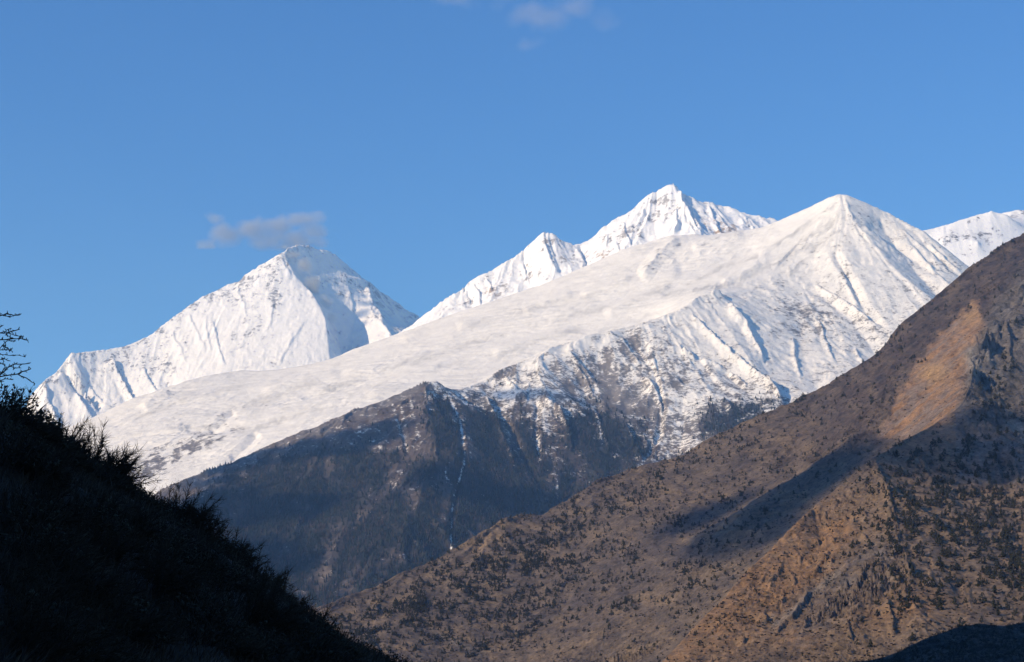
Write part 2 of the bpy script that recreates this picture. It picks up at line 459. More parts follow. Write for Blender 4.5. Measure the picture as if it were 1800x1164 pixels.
def fluted_range():
    T = Terrain(az(560), az(1420), 6750, 8100, 0.00050, 1.6)
    sky_l = [(560, 680, 7.3), (640, 632, 7.32), (700, 590, 7.35), (740, 559, 7.38), (780, 529, 7.4), (806, 512, 7.42), (832, 494, 7.44), (852, 484, 7.45), (870, 475, 7.46), (890, 461, 7.48), (905, 455, 7.49),
             (918, 443, 7.5), (932, 432, 7.5), (945, 420, 7.5), (955, 412, 7.5), (972, 412, 7.5), (985, 421, 7.5), (1000, 428, 7.52), (1018, 433, 7.53), (1030, 430, 7.53), (1045, 414, 7.55), (1062, 398, 7.57),
             (1082, 384, 7.58), (1100, 376, 7.59), (1112, 369, 7.6), (1125, 357, 7.6), (1136, 348, 7.6), (1150, 338, 7.6), (1165, 329, 7.6), (1180, 324, 7.6), (1190, 327, 7.6), (1197, 337, 7.6), (1210, 345, 7.6), (1228, 353, 7.61),
             (1248, 356, 7.62), (1262, 362, 7.62), (1275, 363, 7.63), (1290, 369, 7.63), (1310, 376, 7.64), (1328, 382, 7.65), (1345, 385, 7.66), (1362, 387, 7.66), (1380, 400, 7.67), (1420, 430, 7.7)]
    T.line(sky_l)
    T.line([(a, b + 40, c + 0.35) for a, b, c in sky_l])
    T.line([(560, 720, 7.0), (700, 640, 7.0), (860, 580, 7.0), (960, 550, 7.02), (1040, 515, 7.04), (1100, 490, 7.06), (1180, 470, 7.06), (1300, 455, 7.1), (1420, 470, 7.2)])
    # ribs of the face
    for pts in ([(955, 412, 7.5), (962, 440, 7.42), (985, 480, 7.3), (1005, 520, 7.15)], [(1195, 335, 7.6), (1200, 362, 7.5), (1212, 390, 7.38), (1228, 430, 7.2)],
                [(1112, 369, 7.6), (1105, 395, 7.5), (1098, 430, 7.34), (1092, 465, 7.18)], [(1248, 358, 7.62), (1262, 385, 7.5), (1280, 420, 7.33)], [(870, 475, 7.46), (872, 500, 7.38), (880, 540, 7.22)]):
        T.line(pts)
    for pts in ([(1020, 440, 7.52), (1030, 465, 7.4), (1040, 495, 7.22)], [(1205, 352, 7.59), (1222, 375, 7.5), (1245, 405, 7.36), (1255, 430, 7.25)], [(920, 455, 7.5), (925, 490, 7.38), (935, 530, 7.2)],
                [(1155, 350, 7.6), (1150, 395, 7.45), (1155, 430, 7.3)], [(815, 515, 7.43), (832, 545, 7.3)]):
        T.line(pts)
    T.solve()
    for lam, amp, nb, sd in ((110, 0.075, 8, 21), (52, 0.085, 4, 22), (26, 0.08, 2, 23), (13, 0.06, 1, 24)):
        L = T.fnoise(lam, sd, nb, 4 if lam > 20 else 3)
        md = 0.35 + 0.9 * sstep(-0.4, 0.6, fbm(T.X / 180, T.Y / 180, sd + 300, 3))
        T.z += ((-np.abs(L) + 0.8) * lam * amp * md).astype(np.float32)
    T.pix()
    T.step([([(1194, 332), (1200, 355), (1212, 378), (1226, 405), (1240, 420)], 12, 24), ([(1210, 360), (1224, 385), (1236, 412)], 9, 14), ([(1246, 362), (1256, 385), (1264, 405)], 9, 16), ([(1190, 365), (1192, 395), (1186, 415)], 9, 16), ([(1132, 366), (1134, 385)], 8, 14), ([(1070, 412), (1066, 432), (1062, 440)], 9, 14),
            ([(1096, 392), (1102, 415), (1112, 440)], 8, 14), ([(1082, 425), (1092, 448)], 8, 12), ([(1015, 440), (1024, 458), (1032, 470)], 10, 20), ([(955, 425), (968, 455), (980, 485)], 10, 18), ([(932, 440), (920, 455)], 8, 14), ([(918, 462), (926, 485), (932, 505)], 8, 14), ([(832, 500), (842, 520), (846, 540)], 9, 18), ([(858, 490), (866, 515)], 8, 14), ([(820, 512), (826, 535)], 8, 14), ([(1310, 382), (1318, 400)], 8, 10)])
    T.z += ((0.4 - np.abs(fbm(T.X / 60, T.Y / 50, 33, 5))) * 7.0).astype(np.float32)
    T.pix()
    d, _ = pl_dist(T.px, T.py, sky_l, 60)
    rough = fbm(T.px / 16, T.py / 20, 15, 4)
    fl = T.fnoise(16, 78, 2, 4)
    rock = 0.00 + 0.30 * rough + 0.13 * fl + 0.20 * np.exp(-((d - 28) / 20) ** 2) - 0.25 * np.exp(-d / 9.0)
    for c in ((1168, 372, 14, 14), (1160, 350, 20, 16), (970, 422, 24, 10), (1290, 400, 24, 12), (1110, 400, 24, 24), (870, 510, 20, 20), (1245, 390, 16, 16)):
        rock = rock + 0.30 * blob(T.px, T.py, *c)
    for c in ((1160, 408, 26, 12), (1215, 415, 14, 24)):
        rock = rock - 0.6 * blob(T.px, T.py, *c)
    snow = np.clip(1.0 - 0.9 * np.clip(rock, 0, 1), 0, 1.1)
    warm = np.zeros(T.z.shape, np.float32)
    for c in ((1250, 388, 16, 14), (1272, 402, 18, 8), (1262, 412, 10, 8), (855, 505, 18, 16), (940, 462, 12, 16), (1062, 450, 14, 12), (1295, 375, 10, 8)):
        warm = warm + blob(T.px, T.py, *c)
    cols = mix(np.zeros(T.z.shape + (3,), np.float32) + np.array((0.36, 0.345, 0.34), np.float32), (0.50, 0.38, 0.27), warm)
    o = T.mesh('snow_mountain', M_FAR, cols, None, {'snow': snow})
    tag(o, 'fluted white range with two pointed summits behind the smooth slope', kind='structure')
    # the snow hill at the right edge, behind the brown slope
    T2 = Terrain(az(1500), az(1900), 6700, 7800, 0.00055, 1.8)
    s2 = [(1500, 455, 6.95), (1560, 430, 7.0), (1610, 408, 7.05), (1640, 402, 7.1), (1665, 395, 7.12), (1695, 385, 7.15), (1720, 377, 7.18), (1746, 371, 7.2), (1757, 374, 7.2), (1770, 378, 7.2), (1800, 400, 7.2), (1900, 450, 7.2)]
    T2.line(s2)
    T2.line([(1735, 400, 7.5), (1755, 378, 7.5), (1770, 372, 7.5), (1790, 369, 7.5), (1810, 372, 7.5), (1900, 395, 7.5)])
    T2.line([(a, b + 60, c + 0.5) for a, b, c in s2 if a < 1740])
    T2.line([(1500, 560, 6.75), (1700, 540, 6.75), (1900, 540, 6.78)])
    T2.line([(1655, 420, 7.0), (1690, 418, 7.02), (1720, 425, 7.0)])
    T2.solve()
    for lam, amp, nb, sd in ((140, 0.010, 8, 41), (60, 0.014, 4, 42), (26, 0.016, 2, 43)):
        T2.z += (-np.abs(T2.fnoise(lam, sd, nb)) + 0.8).astype(np.float32) * lam * amp
    T2.pix()
    rock = 0.05 + 0.25 * fbm(T2.px / 14, T2.py / 12, 44, 4)
    for c in ((1690, 420, 18, 9), (1665, 424, 12, 7), (1745, 402, 16, 9), (1790, 378, 20, 6), (1725, 412, 20, 6)):
        rock = rock + 0.45 * blob(T2.px, T2.py, *c)
    cols = np.zeros(T2.z.shape + (3,), np.float32) + np.array((0.22, 0.21, 0.21), np.float32)
    o = T2.mesh('snow_mountain', M_FAR, cols, None, {'snow': np.clip(1 - 0.9 * np.clip(rock, 0, 1), 0, 1)})
    tag(o, 'rounded snow hill at the right edge above the brown slope', kind='structure')

# ------------------------------------------------------------------ the massif: smooth white slope, dome and forested front
RIDGE_A = [(-120, 1075, 3.85), (0, 1010, 3.9), (150, 935, 3.95), (280, 870, 4.02), (345, 840, 4.08), (420, 806, 4.14), (490, 775, 4.2), (560, 746, 4.26), (620, 722, 4.32), (680, 702, 4.38), (720, 688, 4.42), (748, 674, 4.44), (765, 671, 4.45),
           (785, 676, 4.5), (803, 682, 4.56), (825, 678, 4.62), (850, 670, 4.68), (866, 655, 4.72), (885, 642, 4.75), (920, 630, 4.8), (960, 614, 4.86), (1000, 600, 4.92), (1060, 584, 4.98), (1110, 570, 5.04), (1150, 560, 5.1), (1190, 545, 5.16),
           (1230, 520, 5.28), (1265, 505, 5.34), (1310, 494, 5.46), (1350, 468, 5.64), (1400, 432, 5.88), (1440, 388, 6.06), (1480, 339, 6.18)]
SKY_R = [(1480, 339, 6.18), (1492, 341, 6.18), (1505, 348, 6.18), (1520, 355, 6.18), (1545, 366, 6.18), (1575, 383, 6.17), (1600, 396, 6.15), (1625, 408, 6.12), (1650, 428, 6.08), (1680, 452, 6.04), (1705, 472, 6.0), (1780, 540, 5.94), (1900, 650, 5.85)]
SKY_B = [(-120, 860, 5.6), (40, 790, 5.7), (100, 758, 5.74), (130, 747, 5.76), (180, 728, 5.82), (230, 701, 5.88), (290, 679, 5.94), (340, 665, 6.0), (400, 655, 6.06), (440, 653, 6.09), (480, 652, 6.12), (520, 643, 6.12), (560, 635, 6.12), (590, 625, 6.15), (620, 612, 6.18), (660, 597, 6.2), (720, 578, 6.24),
         (800, 549, 6.3), (860, 529, 6.36), (940, 505, 6.42), (1000, 482, 6.48), (1040, 464, 6.5), (1060, 456, 6.52), (1090, 440, 6.54), (1125, 430, 6.54), (1160, 419, 6.54), (1185, 414, 6.54), (1215, 411, 6.54), (1250, 412, 6.54), (1300, 405, 6.5), (1340, 399, 6.42), (1370, 387, 6.36), (1400, 373, 6.3), (1430, 359, 6.27), (1455, 347, 6.22), (1480, 339, 6.18)]

def massif():
    T = Terrain(az(-70), az(1880), 2950, 6900, 0.00056, 2.0)
    T.line(RIDGE_A[:-5]); T.line(SKY_R); T.line(SKY_B)
    T.line([(1480, 339, 6.18), (1474, 370, 6.08), (1455, 410, 5.96), (1432, 450, 5.83), (1425, 495, 5.66)])
    T.line([(a, b + 45, c + 0.28) for a, b, c in SKY_B + SKY_R])
    T.line([(-120, 1100, 4.1), (0, 1035, 4.2), (150, 955, 4.3), (280, 886, 4.36), (420, 822, 4.5), (560, 764, 4.65), (680, 723, 4.75), (745, 700, 4.85), (800, 696, 4.9), (870, 670, 5.02), (960, 632, 5.15), (1050, 598, 5.27), (1110, 580, 5.32), (1150, 566, 5.38)])
    T.line([(-120, 1245, 3.0), (900, 1240, 3.0), (1880, 1240, 3.0)], 0)
    # shape of the front face: spurs
    for pts in ([(748, 674, 4.44), (752, 712, 4.27), (762, 760, 4.08), (768, 800, 3.95), (745, 860, 3.76), (715, 940, 3.54), (700, 1010, 3.4)],
                [(560, 746, 4.26), (590, 790, 4.08), (600, 830, 3.95), (560, 900, 3.75), (520, 970, 3.58), (490, 1040, 3.42)],
                [(720, 800, 3.98), (690, 850, 3.84), (640, 900, 3.7), (590, 960, 3.54), (560, 1030, 3.4)],
                [(803, 682, 4.56), (835, 710, 4.42), (862, 760, 4.24), (885, 830, 4.02), (905, 890, 3.85), (900, 960, 3.65)],
                [(920, 630, 4.8), (935, 665, 4.66), (985, 715, 4.5), (1005, 770, 4.32), (1010, 830, 4.14), (1000, 900, 3.94)],
                [(1060, 584, 4.98), (1050, 630, 4.85), (1075, 690, 4.66), (1105, 750, 4.46), (1120, 810, 4.28)],
                [(1190, 545, 5.16), (1215, 580, 5.06), (1245, 625, 4.92), (1200, 680, 4.7), (1200, 760, 4.45), (1180, 820, 4.26)],
                [(1230, 522, 5.28), (1275, 570, 5.12), (1310, 615, 4.95), (1345, 665, 4.79), (1385, 715, 4.61)],
                [(1245, 625, 4.92), (1290, 675, 4.78), (1340, 720, 4.6)],
                [(1480, 339, 6.18), (1492, 380, 6.03), (1525, 420, 5.9), (1580, 480, 5.7), (1640, 530, 5.55), (1700, 590, 5.4)],
                [(1560, 376, 6.17), (1600, 430, 6.0), (1650, 480, 5.82), (1710, 540, 5.62)],
                [(1425, 495, 5.66), (1440, 520, 5.56), (1490, 560, 5.42), (1530, 610, 5.26), (1560, 660, 5.08)],
                [(1425, 495, 5.66), (1405, 560, 5.36), (1412, 630, 5.06), (1440, 690, 4.8)]):
        T.line(pts)
    for pts in ([(690, 712, 4.32), (705, 755, 4.14), (716, 795, 4.0), (690, 835, 3.88), (630, 890, 3.72)],
                [(778, 690, 4.42), (803, 740, 4.22), (812, 780, 4.06), (812, 820, 3.93), (798, 880, 3.75), (795, 940, 3.58), (792, 1010, 3.42)],
                [(855, 690, 4.6), (882, 735, 4.42), (905, 790, 4.2), (940, 845, 4.02), (975, 890, 3.88), (985, 950, 3.72)],
                [(955, 700, 4.54), (970, 760, 4.34), (980, 830, 4.1), (978, 885, 3.94)],
                [(1020, 670, 4.72), (1045, 730, 4.5), (1065, 785, 4.32), (1100, 830, 4.18)],
                [(1130, 610, 4.92), (1150, 650, 4.78), (1163, 700, 4.62), (1158, 760, 4.42), (1140, 820, 4.25)],
                [(1290, 545, 5.22), (1318, 590, 5.09), (1340, 640, 4.92), (1370, 695, 4.72), (1388, 722, 4.62)],
                [(1548, 392, 6.12), (1580, 445, 5.955), (1630, 505, 5.755), (1680, 560, 5.575)],
                [(1465, 440, 5.8), (1490, 490, 5.62), (1520, 540, 5.46), (1560, 590, 5.3), (1590, 640, 5.12)]):
        T.line(pts)
    T.solve()
    T.z = blur(T.z, 1)
    T.pix()
    wr = blob(T.px, T.py, 1480, 352, 55, 45)
    T.z = (T.z * (1 - wr) + (blur(T.z, 14) + 3.0) * wr).astype(np.float32)
    ra = np.interp(T.az, [az(p[0]) for p in RIDGE_A + SKY_R[1:]], [p[2] * 1000 for p in RIDGE_A + SKY_R[1:]])
    T.pix()
    front = 1 - sstep(-40.0, 60.0, T.R - ra[None, :]).astype(np.float32)
    # right of x=1230 the dome's flank joins both sides
    dome = sstep(1180, 1300, T.px).astype(np.float32)
    back = 1 - front
    for lam, amp, nb, sd in ((340, 0.030, 16, 51), (170, 0.045, 9, 52), (85, 0.050, 5, 53), (42, 0.050, 3, 54), (21, 0.045, 1, 55)):
        L = T.fnoise(lam, sd, nb, 4)
        far_soft = 0.10 + 0.35 * dome
        md = (0.3 + 1.0 * sstep(-0.5, 0.7, fbm(T.X / (lam * 4), T.Y / (lam * 4), sd + 300, 3))) * (1 - 0.6 * dome * (lam > 30))
        T.z += (((-np.abs(L) if lam < 100 else np.abs(L)) * 1.0 + (0.8 if lam < 100 else -0.8)) * lam * amp * (front + back * far_soft) * md).astype(np.float32)
    T.z += ((0.45 - np.abs(fbm(T.X / 130, T.Y / 130, 57, 6))) * (9.0 * front * (1 - 0.5 * dome) + 2.5 * back * dome)).astype(np.float32)
    # soft swells of the smooth white slope
    wx = T.X + 120 * fbm(T.X / 500, T.Y / 500, 63, 3)
    yy = T.Y + 0.22 * wx + 60 * fbm(T.X / 260, T.Y / 260, 66, 3)
    sw = 0.9 * gnoise(wx / 700, yy / 210, 61) - 0.50 * np.abs(gnoise(wx / 520, yy / 95, 62)) - 0.22 * np.abs(gnoise(wx / 260, yy / 42, 64)) + 0.12 * fbm(T.X / 40, yy / 22, 65, 3)
    T.z += (sw * 9.0 * back * (1 - 0.5 * dome)).astype(np.float32)
    T.pix()
    fr = (T.R < ra[None, :] + 30).astype(np.float32)
    T.carve([
        ([(700, 725), (712, 770), (718, 800)], 7, -7), ([(790, 700), (808, 740), (813, 790), (818, 815), (806, 855), (797, 890), (793, 960)], 8, -9),
        ([(945, 700), (943, 760), (948, 810)], 8, -8), ([(1158, 640), (1152, 665), (1165, 715), (1160, 760), (1130, 815)], 8, -9), ([(1110, 600), (1140, 640), (1155, 655)], 6, -6),
        ([(1460, 430), (1480, 465), (1500, 500), (1520, 540), (1560, 590)], 12, -14), ([(1520, 390), (1560, 420), (1600, 450), (1660, 490)], 14, -9),
        ([(885, 730), (920, 800), (965, 880)], 9, -9), ([(1048, 700), (1066, 790)], 7, -7)], fr)
    T.step([([(1276, 530), (1288, 540), (1313, 569), (1325, 596), (1341, 628), (1345, 648)], 15, 17), ([(1345, 662), (1360, 685), (1378, 705)], 12, 14), ([(1205, 548), (1219, 557), (1250, 585), (1274, 612), (1305, 636), (1329, 656), (1357, 679), (1385, 708)], 14, 15),
            ([(1200, 614), (1210, 622), (1226, 636)], 9, 15), ([(1232, 632), (1256, 640), (1278, 652)], 9, 13), ([(1280, 655), (1298, 668), (1315, 680)], 8, 13), ([(1130, 660), (1150, 680), (1162, 705), (1166, 735)], 10, 14), ([(1240, 690), (1270, 700), (1300, 730)], 12, 10),
            ([(1428, 496), (1464, 521), (1495, 537), (1527, 561), (1566, 581)], 16, 13), ([(1480, 470), (1490, 500), (1512, 540)], 9, 9), ([(1515, 395), (1547, 419), (1574, 442), (1612, 468)], 12, 13), ([(1486, 350), (1498, 380), (1508, 412), (1530, 432)], 12, 5), ([(1580, 400), (1610, 425), (1640, 450), (1670, 480)], 9, 9),
            ([(1630, 425), (1660, 455), (1690, 480)], 8, 9), ([(1440, 560), (1452, 600), (1470, 640)], 10, 8), ([(1395, 590), (1400, 630), (1410, 670)], 10, 8), ([(1500, 610), (1520, 640), (1530, 660)], 9, 8), ([(1010, 640), (1030, 665), (1045, 700)], 9, 9), ([(940, 690), (985, 720), (1003, 760), (1008, 800)], 14, 14),
            ([(752, 690), (770, 720), (790, 760)], 14, 10), ([(850, 690), (870, 730), (888, 780), (915, 830)], 14, 14), ([(885, 660), (905, 680), (930, 700)], 9, 8), ([(1050, 720), (1062, 760), (1075, 800)], 12, 10), ([(1095, 740), (1115, 780), (1130, 815)], 12, 12), ([(1000, 615), (1020, 640)], 7, 6), ([(1090, 590), (1110, 620), (1130, 645)], 8, 8)], np.maximum(fr, dome))
    bk = 1 - fr
    T.carve([([(918, 552), (934, 545), (977, 525), (1010, 516)], 12, 7), ([(800, 580), (817, 572), (863, 557), (904, 548), (930, 545)], 12, 6), ([(860, 625), (881, 618), (922, 604), (963, 592), (1015, 580)], 12, 7), ([(1060, 556), (1077, 548), (1103, 534), (1156, 516), (1182, 498)], 12, 8), ([(1020, 522), (1036, 516), (1074, 504), (1112, 486)], 12, 7),
             ([(1125, 492), (1131, 486), (1151, 458), (1179, 430), (1195, 420)], 16, 13), ([(1266, 498), (1305, 482), (1340, 462)], 10, 7), ([(1215, 440), (1240, 428), (1280, 420), (1310, 412)], 12, 10), ([(1180, 470), (1230, 470), (1290, 450), (1340, 425)], 22, -10), ([(1353, 470), (1400, 438), (1440, 407), (1470, 380)], 12, 6), ([(1330, 450), (1380, 420), (1430, 385)], 10, 5),
             ([(312, 751), (380, 754), (448, 751), (520, 735)], 16, -9), ([(370, 756), (385, 745), (415, 722)], 10, -8), ([(456, 758), (440, 776), (405, 808)], 12, -10), ([(600, 660), (680, 630), (760, 610)], 14, 6), ([(520, 700), (600, 680), (700, 650)], 14, -6), ([(460, 690), (520, 670), (600, 650)], 14, 5), ([(250, 720), (270, 700), (300, 690)], 12, 6), ([(640, 700), (720, 660), (800, 630)], 14, 5), ([(700, 600), (760, 585), (840, 565)], 12, 4)], bk)
    rgh = np.clip(0.35 + 0.8 * fbm(T.X / 300, T.Y / 300, 72, 3) + 0.9 * blob(T.px, T.py, 300, 790, 140, 70) + 0.7 * blob(T.px, T.py, 1180, 450, 70, 40) + 0.5 * blob(T.px, T.py, 560, 720, 120, 40), 0.15, 1.4)
    T.z += (fbm(T.X / 38, T.Y / 38, 71, 4) * (1.0 * rgh + 1.6 * front) + (0.5 - np.abs(fbm(T.X / 60, T.Y / 34, 73, 5))) * 3.2 * rgh * bk * (1 - 0.5 * dome)).astype(np.float32)
    T.z += ((0.8 - np.abs(T.fnoise(46, 74, 4, 3))) * 1.0 * rgh * bk).astype(np.float32)
    T.pix()
    px, py = T.px, T.py
    sl = T.slope(1)
    rough = fbm(px / 22, py / 22, 81, 5)
    fl = T.fnoise(26, 82, 4, 4); fl2 = T.fnoise(60, 83, 6, 4)
    isf = T.R < ra[None, :] + 12
    # ---- forest and snow line on the front
    tl = np.interp(px, [-100, 280, 560, 700, 745, 765, 800, 850, 900, 960, 1000, 1060, 1090, 1120, 1180, 1230, 1290, 1340, 1400, 1500], [760, 860, 742, 690, 668, 690, 705, 700, 708, 716, 700, 712, 728, 730, 760, 745, 700, 712, 735, 760])
    dl = py - tl + 26 * rough + 12 * fl2
    snow_f = 0.98 - 0.95 * sstep(-105, 75, dl) * np.interp(px, [700, 800, 1150, 1400], [1.05, 0.9, 0.7, 0.7])
    snow_f = np.where(px < 752, 0.10 + 0.75 * sstep(0, 60, px - 752 + 60) * 0, snow_f)
    # bare rock among the snow
    rk = np.zeros_like(px)
    for cx, cy, rx, ry, a in ((1090, 655, 60, 55, .62), (1140, 600, 50, 25, .42), (1020, 650, 60, 24, .45), (1010, 690, 45, 22, .35), (885, 655, 28, 16, .5), (940, 655, 40, 10, .3), (1180, 660, 40, 40, .5), (1250, 660, 50, 30, .25),
                              (1440, 555, 48, 26, .55), (1410, 585, 40, 14, .4), (1385, 545, 30, 20, .35), (1265, 520, 36, 14, .35), (1320, 505, 40, 10, .3), (1500, 600, 60, 16, .3), (1545, 560, 40, 22, .3), (1480, 480, 20, 30, .3),
                              (1480, 650, 50, 16, .25), (1620, 520, 40, 20, .3), (1660, 470, 30, 14, .3), (1500, 390, 24, 14, .3), (1130, 720, 60, 30, .4), (1200, 740, 50, 40, .25), (830, 690, 22, 8, -.3), (1560, 610, 30, 30, .2), (790, 676, 30, 8, .45)):
        rk = rk + a * blob(px, py, cx, cy, rx, ry)
    snow_f = snow_f - np.clip(rk * (0.80 + 0.45 * rough + 0.22 * fl), 0, 0.75) - 0.10 * sstep(0.9, 1.6, sl) - 0.07 * np.abs(fl)
    gul = np.zeros_like(px); gn = fbm(px / 9, py / 9, 88, 3)
    for pts, w, a in (([(690, 712), (700, 745), (712, 775), (717, 798)], 6, .7), ([(722, 700), (728, 740), (736, 770)], 9, .55), ([(706, 715), (712, 750)], 6, .5), ([(716, 800), (700, 845), (690, 860)], 3, .5),
                      ([(748, 690), (755, 720)], 7, .5), ([(790, 700), (803, 725), (810, 745), (814, 775), (818, 800), (812, 830), (800, 862), (797, 880)], 5, 1.0), ([(797, 880), (793, 930), (793, 975)], 4, .7),
                      ([(800, 684), (850, 695), (880, 725), (893, 750), (897, 790)], 12, .55), ([(845, 672), (880, 690), (930, 700)], 14, .5), ([(930, 700), (943, 722), (944, 760), (948, 810)], 8, .7), ([(975, 830), (980, 850), (980, 880)], 5, .6),
                      ([(1000, 660), (1030, 690), (1052, 735), (1056, 770)], 9, .5), ([(1030, 640), (1042, 670), (1050, 690)], 8, .6), ([(1165, 600), (1172, 625), (1160, 655), (1148, 680), (1160, 710), (1165, 740), (1145, 790), (1130, 815)], 9, .8),
                      ([(1120, 600), (1145, 650)], 6, .5), ([(1080, 800), (1100, 815)], 14, .5), ([(1200, 760), (1160, 800)], 24, .45), ([(1270, 690), (1320, 720), (1360, 740)], 6, .4), ([(720, 860), (732, 862)], 8, .5), ([(783, 820), (786, 850)], 4, .6),
                      ([(690, 880), (682, 905)], 3, .5), ([(655, 850), (645, 880)], 3, .4), ([(975, 740), (985, 790)], 10, .35)):
        d, t = pl_dist(px, py, pts, w * 3)
        gul = np.maximum(gul, a * 0.74 * np.exp(-(d / (w * 0.6)) ** 2) * np.clip(0.8 + 0.55 * rough + 0.25 * gn, 0, 1.15))
    snow_f = np.maximum(snow_f, gul)
    # ---- the white slope behind
    bare = np.zeros_like(px)
    for cx, cy, rx, ry, a, rot in ((290, 800, 90, 22, .50, -28), (370, 775, 70, 16, .42, -28), (240, 845, 60, 26, .55, -20), (390, 735, 30, 12, .25, -30), (450, 715, 70, 6, .2, -8), (470, 745, 40, 6, .25, -40), (545, 705, 60, 8, .15, -20), (300, 690, 20, 8, .25, 0), (270, 712, 20, 10, .25, 0)):
        bare = bare + 1.35 * a * blob(px, py, cx, cy, rx, ry, rot)
    for cx, cy, rx, ry, a, rot in ((1150, 470, 60, 16, .42, -50), (1185, 435, 40, 10, .36, -20), (1255, 425, 40, 9, .45, -20), (1290, 412, 16, 9, .4, 0), (1060, 462, 18, 6, .35, 0), (1330, 405, 20, 8, .25, -20), (1000, 540, 70, 7, .18, -15), (940, 605, 60, 8, .28, -25), (880, 570, 60, 6, .14, -15),
                                   (1400, 440, 60, 8, .24, -40), (1420, 415, 50, 6, .22, -40), (1450, 385, 30, 5, .2, -40), (1350, 470, 50, 6, .2, -40), (700, 640, 60, 5, .12, -15)):
        bare = bare + a * blob(px, py, cx, cy, rx, ry, rot)
    st = fbm(px / 30 + py / 40, py / 7 + px / 18, 84, 4)
    s1 = fbm(px / 70, (py + 0.30 * px + 10 * rough) / 9, 401, 5)
    thin_snow_shade = 0.10 * np.clip(0.3 + s1, 0, 1.2) * (1 - isf) * (1 - dome)
    s2 = fbm((px - 0.3 * py) / 60, (py + 0.72 * px + 8 * rough) / 8, 402, 5)
    for pts, w in (([(1353, 472), (1400, 438), (1440, 407), (1468, 380)], 9), ([(1300, 490), (1370, 455), (1420, 430), (1462, 395)], 7), ([(1390, 480), (1430, 440), (1465, 410)], 7), ([(1330, 455), (1380, 420), (1430, 388), (1470, 360)], 5), ([(1210, 500), (1270, 470), (1330, 450)], 5), ([(1170, 520), (1240, 505), (1300, 500)], 6)):
        dd_, _ = pl_dist(px, py, pts, w * 3)
        thin_snow_shade = np.maximum(thin_snow_shade, 0.30 * np.exp(-(dd_ / w) ** 2) * np.clip(0.55 + 0.9 * s2, 0, 1.2))
    thin_snow_shade = np.maximum(thin_snow_shade, 0.16 * dome * np.clip(s2 - 0.1, 0, 1))
    for pts, w in (([(800, 588), (863, 560), (930, 545), (1010, 516)], 7), ([(720, 640), (800, 610), (880, 590)], 6), ([(860, 628), (922, 606), (1015, 580)], 7), ([(930, 575), (1020, 550), (1103, 534), (1180, 500)], 7), ([(560, 690), (680, 650), (780, 620)], 6), ([(1020, 525), (1074, 507), (1112, 488)], 6), ([(300, 752), (448, 752), (560, 720)], 7), ([(400, 720), (480, 700), (560, 670)], 6), ([(230, 740), (330, 700), (420, 680)], 5)):
        dd_, _ = pl_dist(px + 6 * rough, py + 5 * gn, pts, w * 3)
        thin_snow_shade = np.maximum(thin_snow_shade, 0.24 * np.exp(-(dd_ / w) ** 2) * np.clip(0.6 + 0.8 * s1, 0, 1.2) * (1 - isf))  # ledge and hollow shading painted in on top of the thin-snow grey
    thin_snow_shade = np.clip(thin_snow_shade, 0, .4)
    snow_b = 1.30 - 1.15 * np.clip(bare * (0.9 + 0.8 * rough + 0.45 * st), 0, 1) - 0.05 * np.abs(st)
    snow = np.where(isf, snow_f, snow_b)
    # ---- ground colours
    base = np.zeros(px.shape + (3,), np.float32) + np.array((0.215, 0.195, 0.185), np.float32)
    brown = np.array((0.100, 0.075, 0.062), np.float32)
    scrub = np.clip(sstep(-30, 50, dl), 0, 1) * isf
    base = mix(base, brown, scrub * 0.9)
    base = mix(base, (0.145, 0.098, 0.066), isf * np.clip(fbm(px / 16, py / 16, 86, 3) * 1.6 - 0.5, 0, 0.7) * sstep(0, 40, dl))
    for cx, cy, rx, ry in ((783, 790, 22, 14), (890, 745, 22, 22), (640, 905, 20, 8), (345, 870, 20, 8), (1185, 790, 20, 6), (570, 1000, 12, 30), (620, 800, 30, 14)):
        base = mix(base, (0.24, 0.18, 0.125), isf * 0.8 * blob(px, py, cx, cy, rx, ry))
    # ---- where the forest stands
    fo = sstep(0, 55, dl) * np.interp(px, [700, 740, 760, 2000], [1, 1, 1, 1])
    fo = fo * (1 - 0.9 * soft_poly(px, py, [(560, 748), (700, 694), (748, 676), (752, 720), (764, 770), (760, 800), (720, 805), (680, 790), (600, 790), (520, 800), (480, 780)], 12))
    fo = fo * np.clip(0.74 + 0.85 * fbm(px / 40, py / 60, 87, 4), 0.08, 1)
    for pts, w, a in (([(720, 800), (690, 850), (640, 900), (590, 960), (560, 1030)], 16, .8), ([(750, 800), (740, 860), (700, 920)], 16, .45), ([(330, 870), (380, 860)], 14, .7), ([(880, 700), (900, 790)], 18, .7), ([(990, 740), (985, 800), (975, 850)], 14, .7),
                      ([(1160, 700), (1160, 800)], 20, .9), ([(1200, 700), (1190, 800)], 26, .75), ([(1030, 700), (1060, 790)], 10, .6), ([(940, 720), (950, 800)], 10, .7)):
        d, _ = pl_dist(px, py, pts, w * 2.5)
        fo = fo * (1 - a * np.exp(-(d / w) ** 2))
    for cx, cy, rx, ry, a in ((1290, 735, 55, 26, 1.), (1360, 712, 26, 14, .6), (860, 730, 22, 40, .8), (775, 720, 24, 40, .8), (1030, 760, 40, 50, .7), (1100, 760, 36, 30, .8), (500, 900, 200, 100, .5), (870, 870, 80, 60, .5)):
        fo = fo + a * blob(px, py, cx, cy, rx, ry) * 0.7
    fo = np.clip(fo, 0, 1) * isf * (1 - np.clip(gul * 1.3, 0, 1)) * sstep(0, 18, py - np.interp(px, [p[0] for p in RIDGE_A], [p[1] for p in RIDGE_A]) - 4)
    snow = snow - 0.35 * fo * (gul < .3)
    base = mix(base, (0.028, 0.030, 0.027), np.clip(fo * 1.3, 0, .92))
    T.forest = fo; T.front_mask = isf
    vis = T.visible()
    T.vis = vis
    fq = (isf[:-1, :-1] & isf[1:, 1:])
